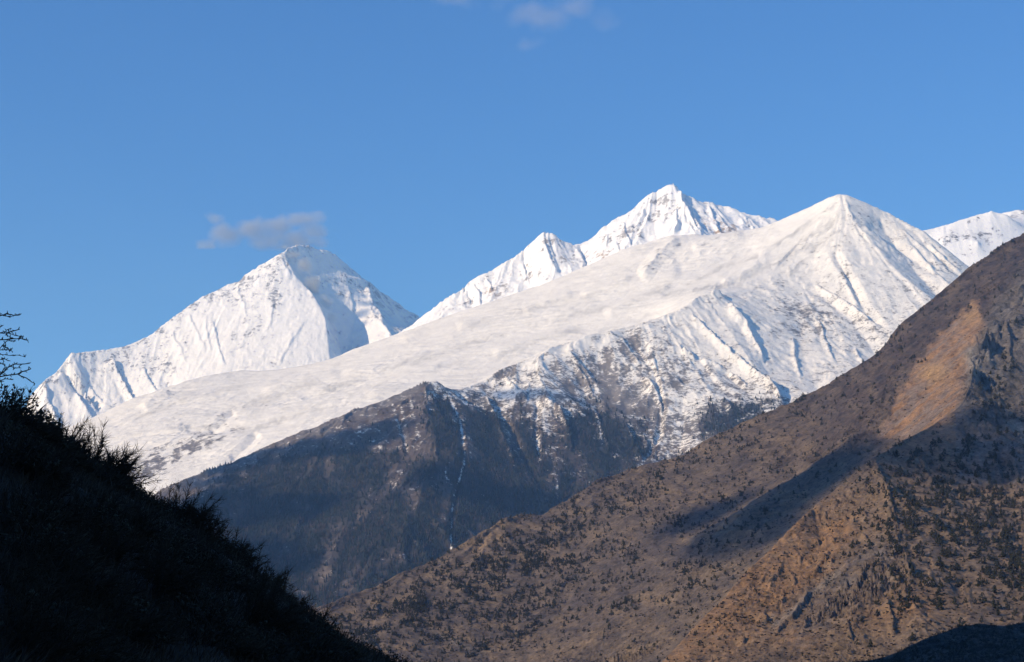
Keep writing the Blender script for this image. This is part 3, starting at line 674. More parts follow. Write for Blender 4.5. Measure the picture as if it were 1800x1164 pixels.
    o = T.mesh('forested_mountain', M_MASSIF, base, fq, {'snow': snow, 'thin_snow_shade': thin_snow_shade})
    tag(o, 'dark forested mountain with snow gullies below the white dome', kind='structure')
    o = T.mesh('snow_slope', M_MASSIF, base, ~fq, {'snow': snow, 'thin_snow_shade': thin_snow_shade})
    tag(o, 'long smooth cream white slope rising behind the forested mountain', kind='structure')
    return T

# ------------------------------------------------------------------ the brown hillside
SKY_H = [(430, 1140, 1.74), (480, 1112, 1.78), (540, 1080, 1.81), (565, 1068, 1.82), (600, 1052, 1.84), (640, 1042, 1.86), (700, 1014, 1.89), (745, 998, 1.93), (790, 974, 1.96), (815, 955, 1.98), (842, 944, 2.0), (870, 925, 2.02), (890, 914, 2.03), (918, 906, 2.05), (935, 902, 2.05), (958, 905, 2.07), (975, 891, 2.08), (1000, 875, 2.1),
         (1030, 860, 2.12), (1060, 845, 2.15), (1090, 838, 2.17), (1112, 824, 2.18), (1150, 816, 2.21), (1180, 806, 2.23), (1200, 799, 2.25), (1230, 783, 2.26), (1260, 768, 2.27), (1300, 748, 2.29), (1340, 733, 2.31), (1380, 713, 2.33), (1440, 688, 2.35), (1480, 665, 2.37), (1510, 648, 2.38), (1540, 626, 2.4), (1556, 606, 2.4),
         (1566, 588, 2.4), (1580, 572, 2.4), (1600, 556, 2.41), (1620, 541, 2.42), (1660, 506, 2.45), (1700, 474, 2.47), (1730, 456, 2.48), (1760, 436, 2.5), (1800, 417, 2.52), (1880, 362, 2.56)]
SPUR = [(1090, 1255, 1.08), (1130, 1205, 1.11), (1172, 1160, 1.15), (1210, 1115, 1.19), (1250, 1076, 1.22), (1290, 1030, 1.265), (1330, 988, 1.3), (1365, 955, 1.33), (1400, 920, 1.36), (1450, 876, 1.42), (1485, 847, 1.455), (1510, 825, 1.48), (1536, 805, 1.5), (1560, 794, 1.53), (1590, 776, 1.57), (1640, 750, 1.64), (1690, 714, 1.72), (1702, 680, 1.79), (1720, 640, 1.87), (1745, 590, 1.98), (1775, 545, 2.1), (1830, 470, 2.27), (1880, 410, 2.42)]

def hillside():
    T = Terrain(az(400), az(1860), 950, 2650, 0.00056, 1.7)
    T.line(SKY_H); T.line(SPUR)
    T.line([(a, b + 60, c + 0.12) for a, b, c in SKY_H])
    T.line([(a, b + 130, c + 0.24) for a, b, c in SKY_H if c + .24 < 2.6])
    T.line([(400, 1262, 2.62), (1200, 1262, 2.62), (1860, 1100, 2.63)])
    T.line([(430, 1164, 1.60), (560, 1164, 1.64), (700, 1164, 1.67), (900, 1164, 1.67), (1050, 1164, 1.6), (1120, 1164, 1.5)])
    T.line([(400, 1250, 1.35), (700, 1250, 1.4), (900, 1250, 1.4), (1050, 1250, 1.3)])
    T.line([(1150, 1215, 1.38), (1200, 1170, 1.42), (1300, 1080, 1.51), (1400, 990, 1.59), (1480, 905, 1.66), (1540, 842, 1.71), (1575, 806, 1.75)])
    T.line([(400, 1300, .96), (1050, 1300, .96), (1860, 1300, .96)])
    T.line([(1250, 1190, 1.07), (1400, 1175, 1.08), (1600, 1175, 1.08), (1860, 1175, 1.1)])
    # big shapes above: spur with the landslip, gullied cliffs right of it
    for pts in ([(1660, 506, 2.45), (1640, 560, 2.32), (1600, 620, 2.18), (1570, 680, 2.04), (1545, 740, 1.9)], [(1440, 688, 2.35), (1420, 740, 2.2), (1390, 800, 2.05), (1350, 850, 1.93)],
                [(1260, 768, 2.27), (1240, 830, 2.1), (1200, 890, 1.96), (1150, 960, 1.84), (1110, 1040, 1.73)], [(975, 891, 2.08), (960, 950, 1.97), (930, 1020, 1.86), (900, 1090, 1.77)],
                [(1536, 805, 1.5), (1560, 860, 1.4), (1580, 920, 1.32), (1600, 1000, 1.23), (1610, 1080, 1.16)], [(1430, 900, 1.4), (1450, 960, 1.32), (1440, 1030, 1.24), (1420, 1100, 1.16)],
                [(1690, 714, 1.72), (1720, 770, 1.62), (1750, 830, 1.53), (1780, 900, 1.42), (1800, 980, 1.32)]):
        T.line(pts)
    for pts in ([(1600, 590, 2.3), (1560, 650, 2.17), (1530, 710, 2.03), (1490, 760, 1.93)], [(1340, 760, 2.22), (1310, 820, 2.07), (1270, 880, 1.94), (1220, 950, 1.8)], [(1090, 860, 2.1), (1060, 930, 1.97), (1020, 1000, 1.86), (980, 1080, 1.77)],
                [(1600, 800, 1.53), (1640, 860, 1.44), (1670, 920, 1.36), (1690, 1000, 1.26), (1700, 1080, 1.17)], [(1500, 880, 1.4), (1515, 940, 1.32), (1510, 1020, 1.22), (1500, 1100, 1.14)],
                [(1720, 665, 1.86), (1760, 700, 1.8), (1800, 760, 1.68), (1840, 820, 1.58)]):
        T.line(pts)
    T.solve()
    T.z = blur(T.z, 1)
    T.pix()
    z_base = T.z.copy(); d_spur, _ = pl_dist(T.px, T.py, [p for p in SPUR if p[1] > 700], 90)
    cliff = np.clip(soft_poly(T.px, T.py, [(1700, 640), (1760, 520), (1870, 400), (1870, 850), (1760, 840), (1690, 720)], 20) + 0.8 * soft_poly(T.px, T.py, [(1540, 800), (1690, 710), (1870, 800), (1870, 900), (1700, 870), (1560, 830)], 20)
                    + 0.3 * soft_poly(T.px, T.py, [(1450, 1000), (1560, 1000), (1650, 1100), (1600, 1160), (1430, 1160)], 30) + 0.2 * soft_poly(T.px, T.py, [(1300, 960), (1400, 930), (1440, 980), (1350, 1080), (1250, 1120)], 30)
                    + 0.6 * blob(T.px, T.py, 870, 945, 50, 26) + 0.5 * blob(T.px, T.py, 1400, 780, 60, 50) + 0.5 * blob(T.px, T.py, 1560, 700, 40, 60), 0, 1).astype(np.float32)
    for lam, amp, nb, sd in ((150, 0.042, 12, 91), (70, 0.052, 7, 92), (33, 0.055, 4, 93), (15, 0.050, 2, 94), (7, 0.04, 1, 95)):
        L = T.fnoise(lam, sd, nb, 4)
        T.z += ((np.abs(L) - 0.8) if lam > 60 else (0.8 - np.abs(L))).astype(np.float32) * lam * amp * ((0.75 + 0.9 * cliff) * (1 - 0.75 * np.maximum(cliff, 0.5 * (T.px > 1200) * (T.py > 820)) * (lam < 40))) * (0.4 + sstep(-.5, .6, fbm(T.X / (lam * 4), T.Y / (lam * 4), sd + 300, 3)))
    T.z += (fbm(T.X / 14, T.Y / 14, 96, 5) * (0.6 + 0.9 * cliff)).astype(np.float32)
    T.z += ((0.4 - np.abs(fbm(T.X / 45, T.Y / 45, 97, 6))) * (3.2 + 4.5 * cliff)).astype(np.float32)
    T.pix()
    T.step([(q_, w_ * 1.7, h_ * (0.30 if q_[0][0] < 1600 and q_[-1][1] < 960 else 0.6)) for q_, w_, h_ in [([(1590, 600), (1572, 640), (1556, 670), (1552, 715), (1540, 745)], 14, 4.5), ([(1545, 720), (1520, 760), (1480, 790)], 14, 8), ([(1690, 715), (1702, 735), (1712, 760)], 9, 7), ([(1706, 630), (1715, 655), (1718, 680)], 8, 7), ([(1735, 575), (1738, 610), (1742, 640)], 8, 8), ([(1755, 570), (1760, 600)], 7, 8), ([(1715, 590), (1722, 615)], 7, 6),
            ([(1770, 560), (1775, 600), (1780, 640)], 8, 8), ([(1730, 650), (1745, 680), (1765, 715)], 8, 6), ([(1500, 690), (1470, 740), (1440, 780)], 14, 6), ([(1420, 740), (1390, 790), (1360, 820)], 14, 5), ([(1740, 790), (1755, 820), (1765, 850)], 9, 6), ([(1770, 780), (1785, 815), (1795, 850)], 9, 6), ([(1620, 800), (1630, 830), (1645, 860)], 8, 5),
            ([(1540, 830), (1580, 870), (1620, 900), (1660, 930), (1700, 980)], 14, 6), ([(1390, 965), (1375, 1000), (1350, 1040)], 9, 4), ([(1460, 970), (1440, 1000), (1425, 1020)], 9, 5), ([(1490, 1090), (1500, 1130)], 8, 5), ([(1560, 1050), (1570, 1090), (1575, 1120)], 8, 5), ([(1430, 1040), (1400, 1080), (1360, 1120)], 10, 5), ([(1250, 850), (1225, 890), (1190, 930)], 12, 4)]])
    T.z = (z_base + (T.z - z_base) * (1 - 0.80 * np.exp(-(d_spur / 34.0) ** 2))).astype(np.float32)
    T.pix()
    px, py = T.px, T.py
    isp = T.R < np.interp(T.az, [az(p[0]) for p in SPUR], [p[2] * 1000 for p in SPUR])[None, :] + 15      # in front of the spur's crest
    isp &= (px > 1090)
    rough = fbm(px / 34, py / 28, 101, 5); fl = T.fnoise(14, 102, 3, 4); fl2 = T.fnoise(40, 103, 6, 4); pt = fbm(px / 14, py / 9, 104, 4)
    base = np.zeros(px.shape + (3,), np.float32) + np.array((0.150, 0.113, 0.082), np.float32)
    base = mix(base, (0.098, 0.078, 0.065), np.clip(0.40 + 0.6 * rough + 0.25 * fl2, 0, 1))
    base = mix(base, (0.215, 0.152, 0.092), np.clip(0.9 * fbm(px / 60, py / 26, 105, 4) - 0.05, 0, 0.8))
    # purple brown scrub on the upper slope
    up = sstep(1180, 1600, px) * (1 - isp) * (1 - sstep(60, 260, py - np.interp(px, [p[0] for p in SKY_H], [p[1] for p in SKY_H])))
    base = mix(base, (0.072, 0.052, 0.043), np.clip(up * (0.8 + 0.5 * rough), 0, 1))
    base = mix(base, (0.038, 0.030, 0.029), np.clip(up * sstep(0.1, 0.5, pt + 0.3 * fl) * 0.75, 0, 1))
    base = mix(base, (0.092, 0.074, 0.066), np.clip(0.8 * soft_poly(px, py, [(980, 1000), (1150, 920), (1250, 900), (1200, 1000), (1100, 1110), (1000, 1120)], 50) * (0.7 + 0.5 * rough), 0, 1))
    # orange rock and the landslip
    wpx = px + 9 * fbm(px / 22, py / 22, 108, 4); wpy = py + 9 * fbm(px / 22, py / 22, 109, 4)
    slip = soft_poly(wpx, wpy, [(1720, 526), (1690, 556), (1654, 588), (1632, 618), (1604, 651), (1584, 686), (1570, 726), (1546, 768), (1600, 772), (1652, 746), (1694, 714), (1692, 690), (1712, 642), (1720, 610), (1730, 575)], 8)
    slip = np.clip(slip * (1.0 + 0.5 * pt), 0, 1) * (~isp | (py < 760))
    base = mix(base, (0.29, 0.165, 0.085), slip * 0.9)
    base = mix(base, (0.18, 0.14, 0.115), slip * np.clip(0.7 * fl + 0.45 * fl2 + 0.25 + 0.5 * pt, 0, 0.9))
    base = mix(base, (0.34, 0.21, 0.10), slip * np.clip(blob(px, py, 1705, 548, 20, 20) + blob(px, py, 1640, 655, 26, 18), 0, 0.8))
    for cx, cy, rx, ry, a in ((865, 942, 22, 12, .9), (838, 960, 24, 12, .8), (1110, 826, 20, 5, .5), (780, 1010, 30, 8, .5), (760, 1030, 14, 7, .6), (640, 1095, 40, 10, .4), (960, 985, 70, 10, .45), (1210, 990, 16, 12, .5), (1390, 775, 40, 20, .35), (1250, 1085, 20, 16, .3)):
        base = mix(base, (0.275, 0.190, 0.110), a * blob(px, py, cx, cy, rx, ry) * (0.8 + 0.6 * pt) * (~isp))
    tan = np.clip(isp * (0.62 + 0.5 * rough), 0, 1)
    base = mix(base, (0.180, 0.128, 0.084), tan)
    sd_, _ = pl_dist(px, py, SPUR, 160)
    og = isp * (px < 1560) * np.exp(-sd_ / 70.0) * sstep(830, 960, py)
    for cx, cy, rx, ry, a in ((1420, 1000, 40, 30, .9), (1455, 950, 26, 24, .8), (1360, 1040, 40, 34, .7), (1480, 930, 20, 20, .6), (1610, 1060, 50, 24, .8), (1400, 1120, 40, 20, .6), (1290, 1090, 40, 34, .6), (1540, 1090, 50, 26, .4)):
        og = og + a * isp * blob(px, py, cx, cy, rx, ry)
    base = mix(base, (0.265, 0.155, 0.078), np.clip(og * (0.75 + 0.7 * pt), 0, 0.9))
    base = mix(base, (0.13, 0.112, 0.100), isp * np.clip(0.9 * soft_poly(px, py, [(1420, 1060), (1480, 980), (1560, 940), (1600, 1000), (1500, 1060), (1400, 1130)], 30) * (0.6 + 0.6 * rough), 0, 1))
    # grey cliffs and screes on the right
    base = mix(base, (0.125, 0.115, 0.108), cliff * (px > 1680) * (py < 850) * np.clip(0.75 + 0.3 * rough, 0, 1))
    for pts, w, a in (([(1705, 620), (1722, 660), (1745, 690), (1780, 740), (1830, 790)], 12, .85), ([(1730, 610), (1750, 650)], 9, .5), ([(1470, 1010), (1420, 1050), (1360, 1100)], 7, .5), ([(760, 1108), (800, 1130), (850, 1150)], 5, .35), ([(1340, 1098), (1358, 1084)], 3, .6)):
        d, _ = pl_dist(px, py, pts, w * 3)
        base = mix(base, (0.20, 0.18, 0.155), a * np.exp(-(d / w) ** 2))
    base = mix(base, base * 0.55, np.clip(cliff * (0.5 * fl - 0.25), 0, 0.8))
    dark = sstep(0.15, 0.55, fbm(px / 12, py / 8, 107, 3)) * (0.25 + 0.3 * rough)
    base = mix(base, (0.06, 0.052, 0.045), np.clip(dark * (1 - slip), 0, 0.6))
    for cx, cy, rx, ry, a in ((1740, 700, 40, 26, .8), (1780, 660, 16, 26, .8), (1690, 760, 60, 10, .3), (1750, 730, 50, 16, .6)):
        base = mix(base, (0.040, 0.038, 0.032), np.clip(a * blob(px, py, cx, cy, rx, ry) * (0.8 + 1.2 * pt), 0, 0.9))
    T.isp = isp; T.vis = T.visible(); T.slip = slip; T.cliff = cliff
    fq = isp[:-1, :-1] & isp[1:, 1:]
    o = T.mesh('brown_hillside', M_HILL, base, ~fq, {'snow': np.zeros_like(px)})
    tag(o, 'long dry brown hillside with an orange landslip below its crest', kind='structure')
    o = T.mesh('brown_spur', M_HILL, base, fq, {'snow': np.zeros_like(px)})
    tag(o, 'nearer orange brown spur in front of the long hillside', kind='structure')
    return T

M_FAR = terrain_mat('far_snow_and_rock', 16.0, (0.90, 0.90, 0.905), 1.9, 3.0, 0.5, 0.18)
M_MASSIF = terrain_mat('snow_and_scrub', 9.0, (0.86, 0.83, 0.775), 2.0, 2.0, 0.5, 0.26)
M_HILL = terrain_mat('dry_earth', 3.2, (0.8, 0.8, 0.8), 0.0, 1.2, 0.95)

far_peak()
fluted_range()
MASSIF = massif()
HILL = hillside()

# ------------------------------------------------------------------ vegetation helpers
RNG = np.random.RandomState(7)

def leaf_mat(name, attr=True, col=(0.03, 0.035, 0.02), var=0.35, scale=0.8):
    t = NT(name)
    c = t.attr('col', 'Color') if attr else (*col, 1.0)
    n = t.noise(scale, 2.0)
    return t.finish(t.mixc(1.0, c, t.gray(t.rng(n, 0.3, 0.7, 1 - var, 1 + var)), 'MULTIPLY'), 0.95, 0.1)

def tube(p0, p1, r0, r1, n=3):
    """a tapered twig or limb as (verts, quads)"""
    p0 = np.array(p0, float); p1 = np.array(p1, float)
    d = p1 - p0; d /= np.linalg.norm(d) + 1e-9
    a = np.cross(d, (0.3, 0.5, 0.81)); a /= np.linalg.norm(a) + 1e-9
    b = np.cross(d, a)
    th = np.arange(n) * 2 * math.pi / n
    ring = np.cos(th)[:, None] * a + np.sin(th)[:, None] * b
    v = np.concatenate((p0 + ring * r0, p1 + ring * r1))
    f = [(k, (k + 1) % n, n + (k + 1) % n, n + k) for k in range(n)]
    return v, np.array(f)

class MB:
    def __init__(s):
        s.v = []; s.f = []; s.c = []; s.k = 0
    def add(s, v, f, c=(0.03, 0.03, 0.02)):
        f = np.asarray(f)
        if f.shape[1] == 3:
            f = np.concatenate((f, f[:, 2:3]), 1)
        s.v.append(np.asarray(v, float)); s.f.append(f + s.k); s.k += len(v)
        c = np.asarray(c, float)
        s.c.append(np.repeat(c[None], len(v), 0) if c.ndim == 1 else c)
    def arrays(s):
        return np.concatenate(s.v), np.concatenate(s.f), np.concatenate(s.c)

OCT_V = np.array([(1, 0, 0), (-1, 0, 0), (0, 1, 0), (0, -1, 0), (0, 0, 1), (0, 0, -1)], float)
OCT_F = np.array([(0, 2, 4), (2, 1, 4), (1, 3, 4), (3, 0, 4), (2, 0, 5), (1, 2, 5), (3, 1, 5), (0, 3, 5)])

def tri_mesh(name, v, f, c, smooth=False):
    """faces come as quads whose last corner may repeat: keep real triangles apart"""
    tri = f[:, 2] == f[:, 3]
    me = bpy.data.meshes.new(name)
    loops = np.concatenate((f[~tri].ravel(), f[tri][:, :3].ravel()))
    nq, nt = int((~tri).sum()), int(tri.sum())
    me.vertices.add(len(v)); me.vertices.foreach_set('co', np.ascontiguousarray(v, np.float32).ravel())
    me.loops.add(len(loops)); me.loops.foreach_set('vertex_index', loops.astype(np.int32))
    me.polygons.add(nq + nt)
    st = np.concatenate((np.arange(nq) * 4, nq * 4 + np.arange(nt) * 3)).astype(np.int32)
    me.polygons.foreach_set('loop_start', st)
    me.polygons.foreach_set('use_smooth', np.full(nq + nt, smooth, bool))
    me.update(calc_edges=True)
    put_attr(me, 'col', c)
    return me

def juniper(seed, h=6.0, slim=0.5, n=30):
    """unit juniper or pine of the dry slope: trunk, limbs and ragged clumps"""
    r = np.random.RandomState(seed); m = MB()
    v, f = tube((0, 0, -0.6), (r.normal(0, .12), r.normal(0, .12), h * 0.9), 0.16, 0.03, 5); m.add(v, f, (0.05, 0.04, 0.03))
    lean = r.normal(0, .06, 2)
    for k in range(n):
        t = (k + r.rand()) / n
        w = slim * h * 0.42 * (1 - t) ** 0.75 * (0.55 + 0.75 * r.rand()) + 0.12
        a = r.rand() * 6.283
        z = h * (0.10 + 0.88 * t)
        c = np.array((math.cos(a) * w * r.rand() ** .5 + lean[0] * z, math.sin(a) * w * r.rand() ** .5 + lean[1] * z, z))
        s = h * 0.105 * (0.6 + 0.8 * r.rand()) * (1.15 - 0.6 * t)
        if k % 4 == 0:
            tv, tf = tube((lean[0] * z, lean[1] * z, z - 0.4), c, 0.05, 0.02, 3); m.add(tv, tf, (0.045, 0.036, 0.03))
        q = OCT_V * s * (0.75 + 0.5 * r.rand(6, 1)) * np.array((1, 1, 1.15)); ang = r.rand() * 3.1
        R = np.array(Matrix.Rotation(ang, 3, Vector(r.normal(0, 1, 3)).normalized()))
        g = 0.75 + 0.5 * r.rand()
        m.add(q @ R.T + c, OCT_F, np.array((0.040, 0.041, 0.027)) * g)
    return m.arrays()

def conifer(seed):
    """unit fir of the far forest, ragged tiers on a trunk"""
    r = np.random.RandomState(seed); m = MB()
    v, f = tube((0, 0, -.05), (0, 0, .3), .025, .02, 3); m.add(v, f, (0.05, 0.04, 0.03))
    for z0, z1, w in ((.10, .55, .22), (.34, .78, .165), (.58, 1.0, .10)):
        n = 6; a = np.arange(n) * 6.283 / n + r.rand()
        rr = w * (0.7 + 0.6 * r.rand(n))
        ring = np.stack((np.cos(a) * rr, np.sin(a) * rr, z0 + r.normal(0, .035, n)), 1)
        vv = np.concatenate((ring, [(0, 0, z1)]))
        m.add(vv, [(k, (k + 1) % n, n) for k in range(n)], (0.5, 0.5, 0.5))
    return m.arrays()

def scatter(protos, pos, h, colors=None, rng=RNG):
    """many small plants merged into one mesh; returns vertex, face and colour arrays"""
    V, Fc, C = [], [], []; k = 0
    kind = rng.randint(0, len(protos), len(pos))
    for i, (v, f, c) in enumerate(protos):
        sel = np.where(kind == i)[0]
        if len(sel) == 0:
            continue
        a = rng.rand(len(sel)) * 6.283
        ca, sa = np.cos(a)[:, None], np.sin(a)[:, None]
        wd = (0.8 + 0.5 * rng.rand(len(sel)))[:, None]
        x = (v[None, :, 0] * ca - v[None, :, 1] * sa) * wd; y = (v[None, :, 0] * sa + v[None, :, 1] * ca) * wd
        z = np.repeat(v[None, :, 2], len(sel), 0)
        q = np.stack((x, y, z), -1) * h[sel][:, None, None] + pos[sel][:, None, :]
        V.append(q.reshape(-1, 3))
        Fc.append((f[None] + (np.arange(len(sel)) * len(v))[:, None, None] + k).reshape(-1, 4)); k += len(sel) * len(v)
        cc = np.repeat(c[None], len(sel), 0)
        if colors is not None:
            cc = np.where((c[None, :, :] >= .3), colors[sel][:, None, :], cc)
        C.append(cc.reshape(-1, 3))
    return np.concatenate(V), np.concatenate(Fc), np.concatenate(C)

def pick(T, dens, n, mask=None, rng=RNG):
    """places on a terrain, chosen by density over the area each patch shows"""
    gx0 = np.gradient(T.px, axis=0); gx1 = np.gradient(T.px, axis=1); gy0 = np.gradient(T.py, axis=0); gy1 = np.gradient(T.py, axis=1)
    area = np.abs(gx0 * gy1 - gx1 * gy0)
    w = (dens * np.minimum(area, 8) * T.vis * (T.px > -40) * (T.px < 1840) * (T.py < 1200)).astype(np.float64)
    w = w.ravel() / w.sum()
    k = np.unique(rng.choice(w.size, n, p=w))
    rng.shuffle(k)
    jx = rng.uniform(-.5, .5, len(k)); jy = rng.uniform(-.5, .5, len(k))
    i, j = np.unravel_index(k, T.z.shape)
    ii = np.clip(i + jx, 0, T.n - 1.01); jj = np.clip(j + jy, 0, T.m - 1.01)
    x, y, z = bil(T.X, ii, jj), bil(T.Y, ii, jj), bil(T.z, ii, jj)
    return np.stack((x, y, z), 1).astype(float), i, j

# ------------------------------------------------------------------ far forest: nobody could count it
def forest():
    T = MASSIF
    pos, i, j = pick(T, T.forest ** 1.2, 42000)
    h = RNG.uniform(5.5, 10.5, len(pos))
    g = 0.7 + 0.6 * RNG.rand(len(pos), 1)
    larch = (RNG.rand(len(pos), 1) < 0.15 + 0.22 * (fbm(T.px[i, j] / 50, T.py[i, j] / 50, 203, 3)[:, None] > 0.15))
    c = np.where(larch, np.array((0.055, 0.042, 0.035)), np.array((0.022, 0.029, 0.024))) * g
    v, f, cc = scatter([conifer(s) for s in range(5)], pos, h, c)
    o = link('conifer_forest', tri_mesh('conifer_forest', v, f, cc), M_LEAF)
    tag(o, 'dark conifer forest covering the mountain below the snow line', kind='stuff')

# ------------------------------------------------------------------ trees of the dry slope
def slope_trees():
    T = HILL; px, py = T.px, T.py
    n1 = fbm(px / 42, py / 24, 301, 4)
    main = ~T.isp
    d = np.zeros_like(px)
    for cx, cy, rx, ry, a, rot in ((640, 1110, 90, 45, 1.0, -20), (720, 1070, 70, 40, .9, -30), (800, 1040, 80, 50, 1.0, -30), (900, 1020, 90, 40, 1.3, -30), (960, 960, 90, 36, 1.1, -28), (860, 980, 60, 24, .9, -30), (1020, 990, 60, 34, 1.2, -25), (930, 1080, 70, 34, .8, -20),
                                   (1080, 900, 80, 30, .8, -28), (1150, 850, 90, 18, .9, -25), (1260, 800, 80, 18, .8, -25), (1180, 920, 60, 26, .6, -30), (1030, 880, 50, 20, .5, -28), (870, 1120, 60, 26, .5, -20), (760, 1130, 60, 24, .5, 0), (1100, 1010, 40, 24, .5, 0),
                                   (1090, 1060, 30, 30, .35, 0), (1300, 900, 60, 40, .35, -30), (1330, 850, 60, 30, .4, -30), (1200, 1040, 40, 50, .35, 0), (1250, 990, 40, 50, .3, 0)):
        d = d + a * blob(px, py, cx, cy, rx, ry, rot)
    up = sstep(1180, 1500, px) * (1 - sstep(40, 200, py - np.interp(px, [p[0] for p in SKY_H], [p[1] for p in SKY_H])))
    crest = np.exp(-np.maximum(py - np.interp(px, [p[0] for p in SKY_H], [p[1] for p in SKY_H]), 0) / 7.0)
    d = np.where(main, 0.10 + d + 0.10 * up + 0.55 * crest * (px > 850), 0)
    s = np.zeros_like(px)
    for cx, cy, rx, ry, a, rot in ((1640, 880, 110, 50, .9, 30), (1560, 850, 60, 30, .7, 0), (1720, 860, 80, 50, 1.0, 20), (1700, 960, 90, 50, .9, 25), (1600, 940, 90, 50, .6, 20), (1780, 930, 60, 60, 1.0, 0), (1780, 1020, 50, 40, .9, 20), (1620, 1020, 80, 40, .6, 20), (1520, 920, 50, 40, .5, 0),
                                   (1560, 1000, 60, 40, .4, 0), (1430, 930, 60, 40, .45, -50), (1350, 1030, 80, 60, .45, -50), (1250, 1120, 80, 40, .4, -40), (1480, 1060, 60, 40, .3, 0), (1760, 760, 50, 40, .8, 0), (1740, 690, 36, 26, 1.1, 0), (1780, 650, 20, 20, .7, 0), (1680, 800, 80, 26, .6, 20)):
        s = s + a * blob(px, py, cx, cy, rx, ry, rot)
    s = np.where(T.isp, 0.07 + s, 0)
    dens = (d + s * 0.33) * np.clip(np.where(T.isp, 0.6 + 0.6 * n1, 0.5 + 0.85 * n1), 0.03, 2) * (1 - 0.93 * T.slip)
    pos, i, j = pick(T, dens, 6000)
    R = np.hypot(pos[:, 0], pos[:, 1])
    right = sstep(1480, 1620, px[i, j]) * T.isp[i, j]
    h = RNG.uniform(2.2, 5.2, len(pos)) * (0.75 + 0.35 * right) * np.where(T.isp[i, j] & (px[i, j] < 1480), 0.55, 1.0) * RNG.choice([.5, .7, 1.0, 1.0, 1.25], len(pos))
    h *= np.where(main[i, j], 1.12, 1.0)
    size = h / R
    inside = (px[i, j] > 10) & (px[i, j] < 1790) & (py[i, j] < 1150)
    order = np.argsort(-size * inside)
    big = order[:300]; rest = order[300:]
    slim = [(0.85, 34), (0.65, 34), (1.2, 40), (0.8, 34), (1.4, 40), (1.0, 36)]
    arrs = [juniper(400 + k, 1.0 * 6.0, s_, n_) for k, (s_, n_) in enumerate(slim)]
    arrs = [(v / 6.0, f, c) for v, f, c in arrs]
    protos = []
    for a in arrs:
        protos.append(tri_mesh('tree', *a))
        protos[-1].materials.append(M_LEAF)
    first = {}
    for n_, k in enumerate(big):
        me = protos[RNG.randint(len(protos))]
        key = me.name
        if key not in first:
            o = bpy.data.objects.new('tree', me); first[key] = o
        else:
            o = first[key].copy()
        COL.objects.link(o)
        o.location = pos[k]; o.rotation_euler = (0, 0, RNG.rand() * 6.283)
        w = 0.85 + 0.5 * RNG.rand()
        o.scale = (h[k] * w, h[k] * w, h[k])
        if T.isp[i[k], j[k]]:
            tag(o, 'dark evergreen tree scattered over the orange brown spur', 'tree', 'evergreen trees on the nearer spur')
        else:
            tag(o, 'dark evergreen tree dotted along the long brown hillside', 'tree', 'evergreen trees on the long brown hillside')
    v, f, c = scatter(arrs, pos[rest], h[rest])
    up2 = sstep(1150, 1500, px) * main
    pos2, i2, j2 = pick(T, np.maximum(0.45 + 0.5 * n1 + 0.5 * up2, 0.02) * (1 - 0.9 * T.slip), 9000)
    low = []
    for k_ in range(4):
        rr = np.random.RandomState(470 + k_); mb = MB()
        for q_ in range(4):
            mb.add(OCT_V * rr.uniform(.25, .5) * (1, 1, .7) * rr.uniform(.7, 1.3, (6, 1)) + rr.normal(0, .35, 3) * (1, 1, .25) + (0, 0, .2), OCT_F, np.array((0.050, 0.043, 0.035)) * rr.uniform(.7, 1.3))
        low.append(mb.arrays())
    v2, f2, c2 = scatter(low, pos2, RNG.uniform(.6, 1.7, len(pos2)))
    v, f, c = np.concatenate((v, v2)), np.concatenate((f, f2 + len(v))), np.concatenate((c, c2))
    o = link('scattered_shrubbery', tri_mesh('scattered_shrubbery', v, f, c), M_LEAF)
    tag(o, 'many small dark bushes dotting the dry brown slopes', kind='stuff')

# ------------------------------------------------------------------ the shaded slope in front
CREST = [(-900, 80, 28), (-400, 445, 33), (-100, 670, 35.5), (0, 742, 36), (60, 790, 37), (130, 832, 38), (200, 885, 39), (280, 935, 41), (340, 975, 42), (400, 1030, 43), (500, 1082, 45), (560, 1132, 46), (640, 1172, 48), (700, 1208, 49), (800, 1275, 50), (1000, 1420, 50), (1300, 1580, 50)]

def near_slope():
    T = Terrain(math.radians(-62), math.radians(14), 9.0, 95.0, 0.0032, 1.6)
    T.line(CREST, 0, 1.0)
    T.line([(a, b + 260, c + 22) for a, b, c in CREST], 0, 1.0)
    T.line([(a, b + 420, c + 44) for a, b, c in CREST], 0, 1.0)
    T.line([(-3000, 700, 9.5), (-900, 1150, 9.5), (0, 1420, 9.5), (700, 1560, 9.5), (1600, 1900, 9.5)], 0, 1.0)
    T.line([(-900, 760, 17), (0, 1130, 18.5), (300, 1200, 20), (700, 1400, 24), (1200, 1600, 28)], 0, 1.0)
    T.solve()
    T.z += (fbm(T.X / 5, T.Y / 5, 501, 4) * 0.35 + fbm(T.X / 1.1, T.Y / 1.1, 502, 3) * 0.07).astype(np.float32)
    T.pix()
    n = fbm(T.X / 1.5, T.Y / 1.5, 503, 4)
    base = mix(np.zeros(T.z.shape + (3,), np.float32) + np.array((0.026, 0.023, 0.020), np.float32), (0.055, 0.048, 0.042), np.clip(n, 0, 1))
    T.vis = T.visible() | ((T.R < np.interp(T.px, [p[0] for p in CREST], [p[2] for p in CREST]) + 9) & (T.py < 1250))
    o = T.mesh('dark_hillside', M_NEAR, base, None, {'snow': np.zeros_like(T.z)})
    tag(o, 'near hillside in deep shade falling from the left edge', kind='structure')
    return T

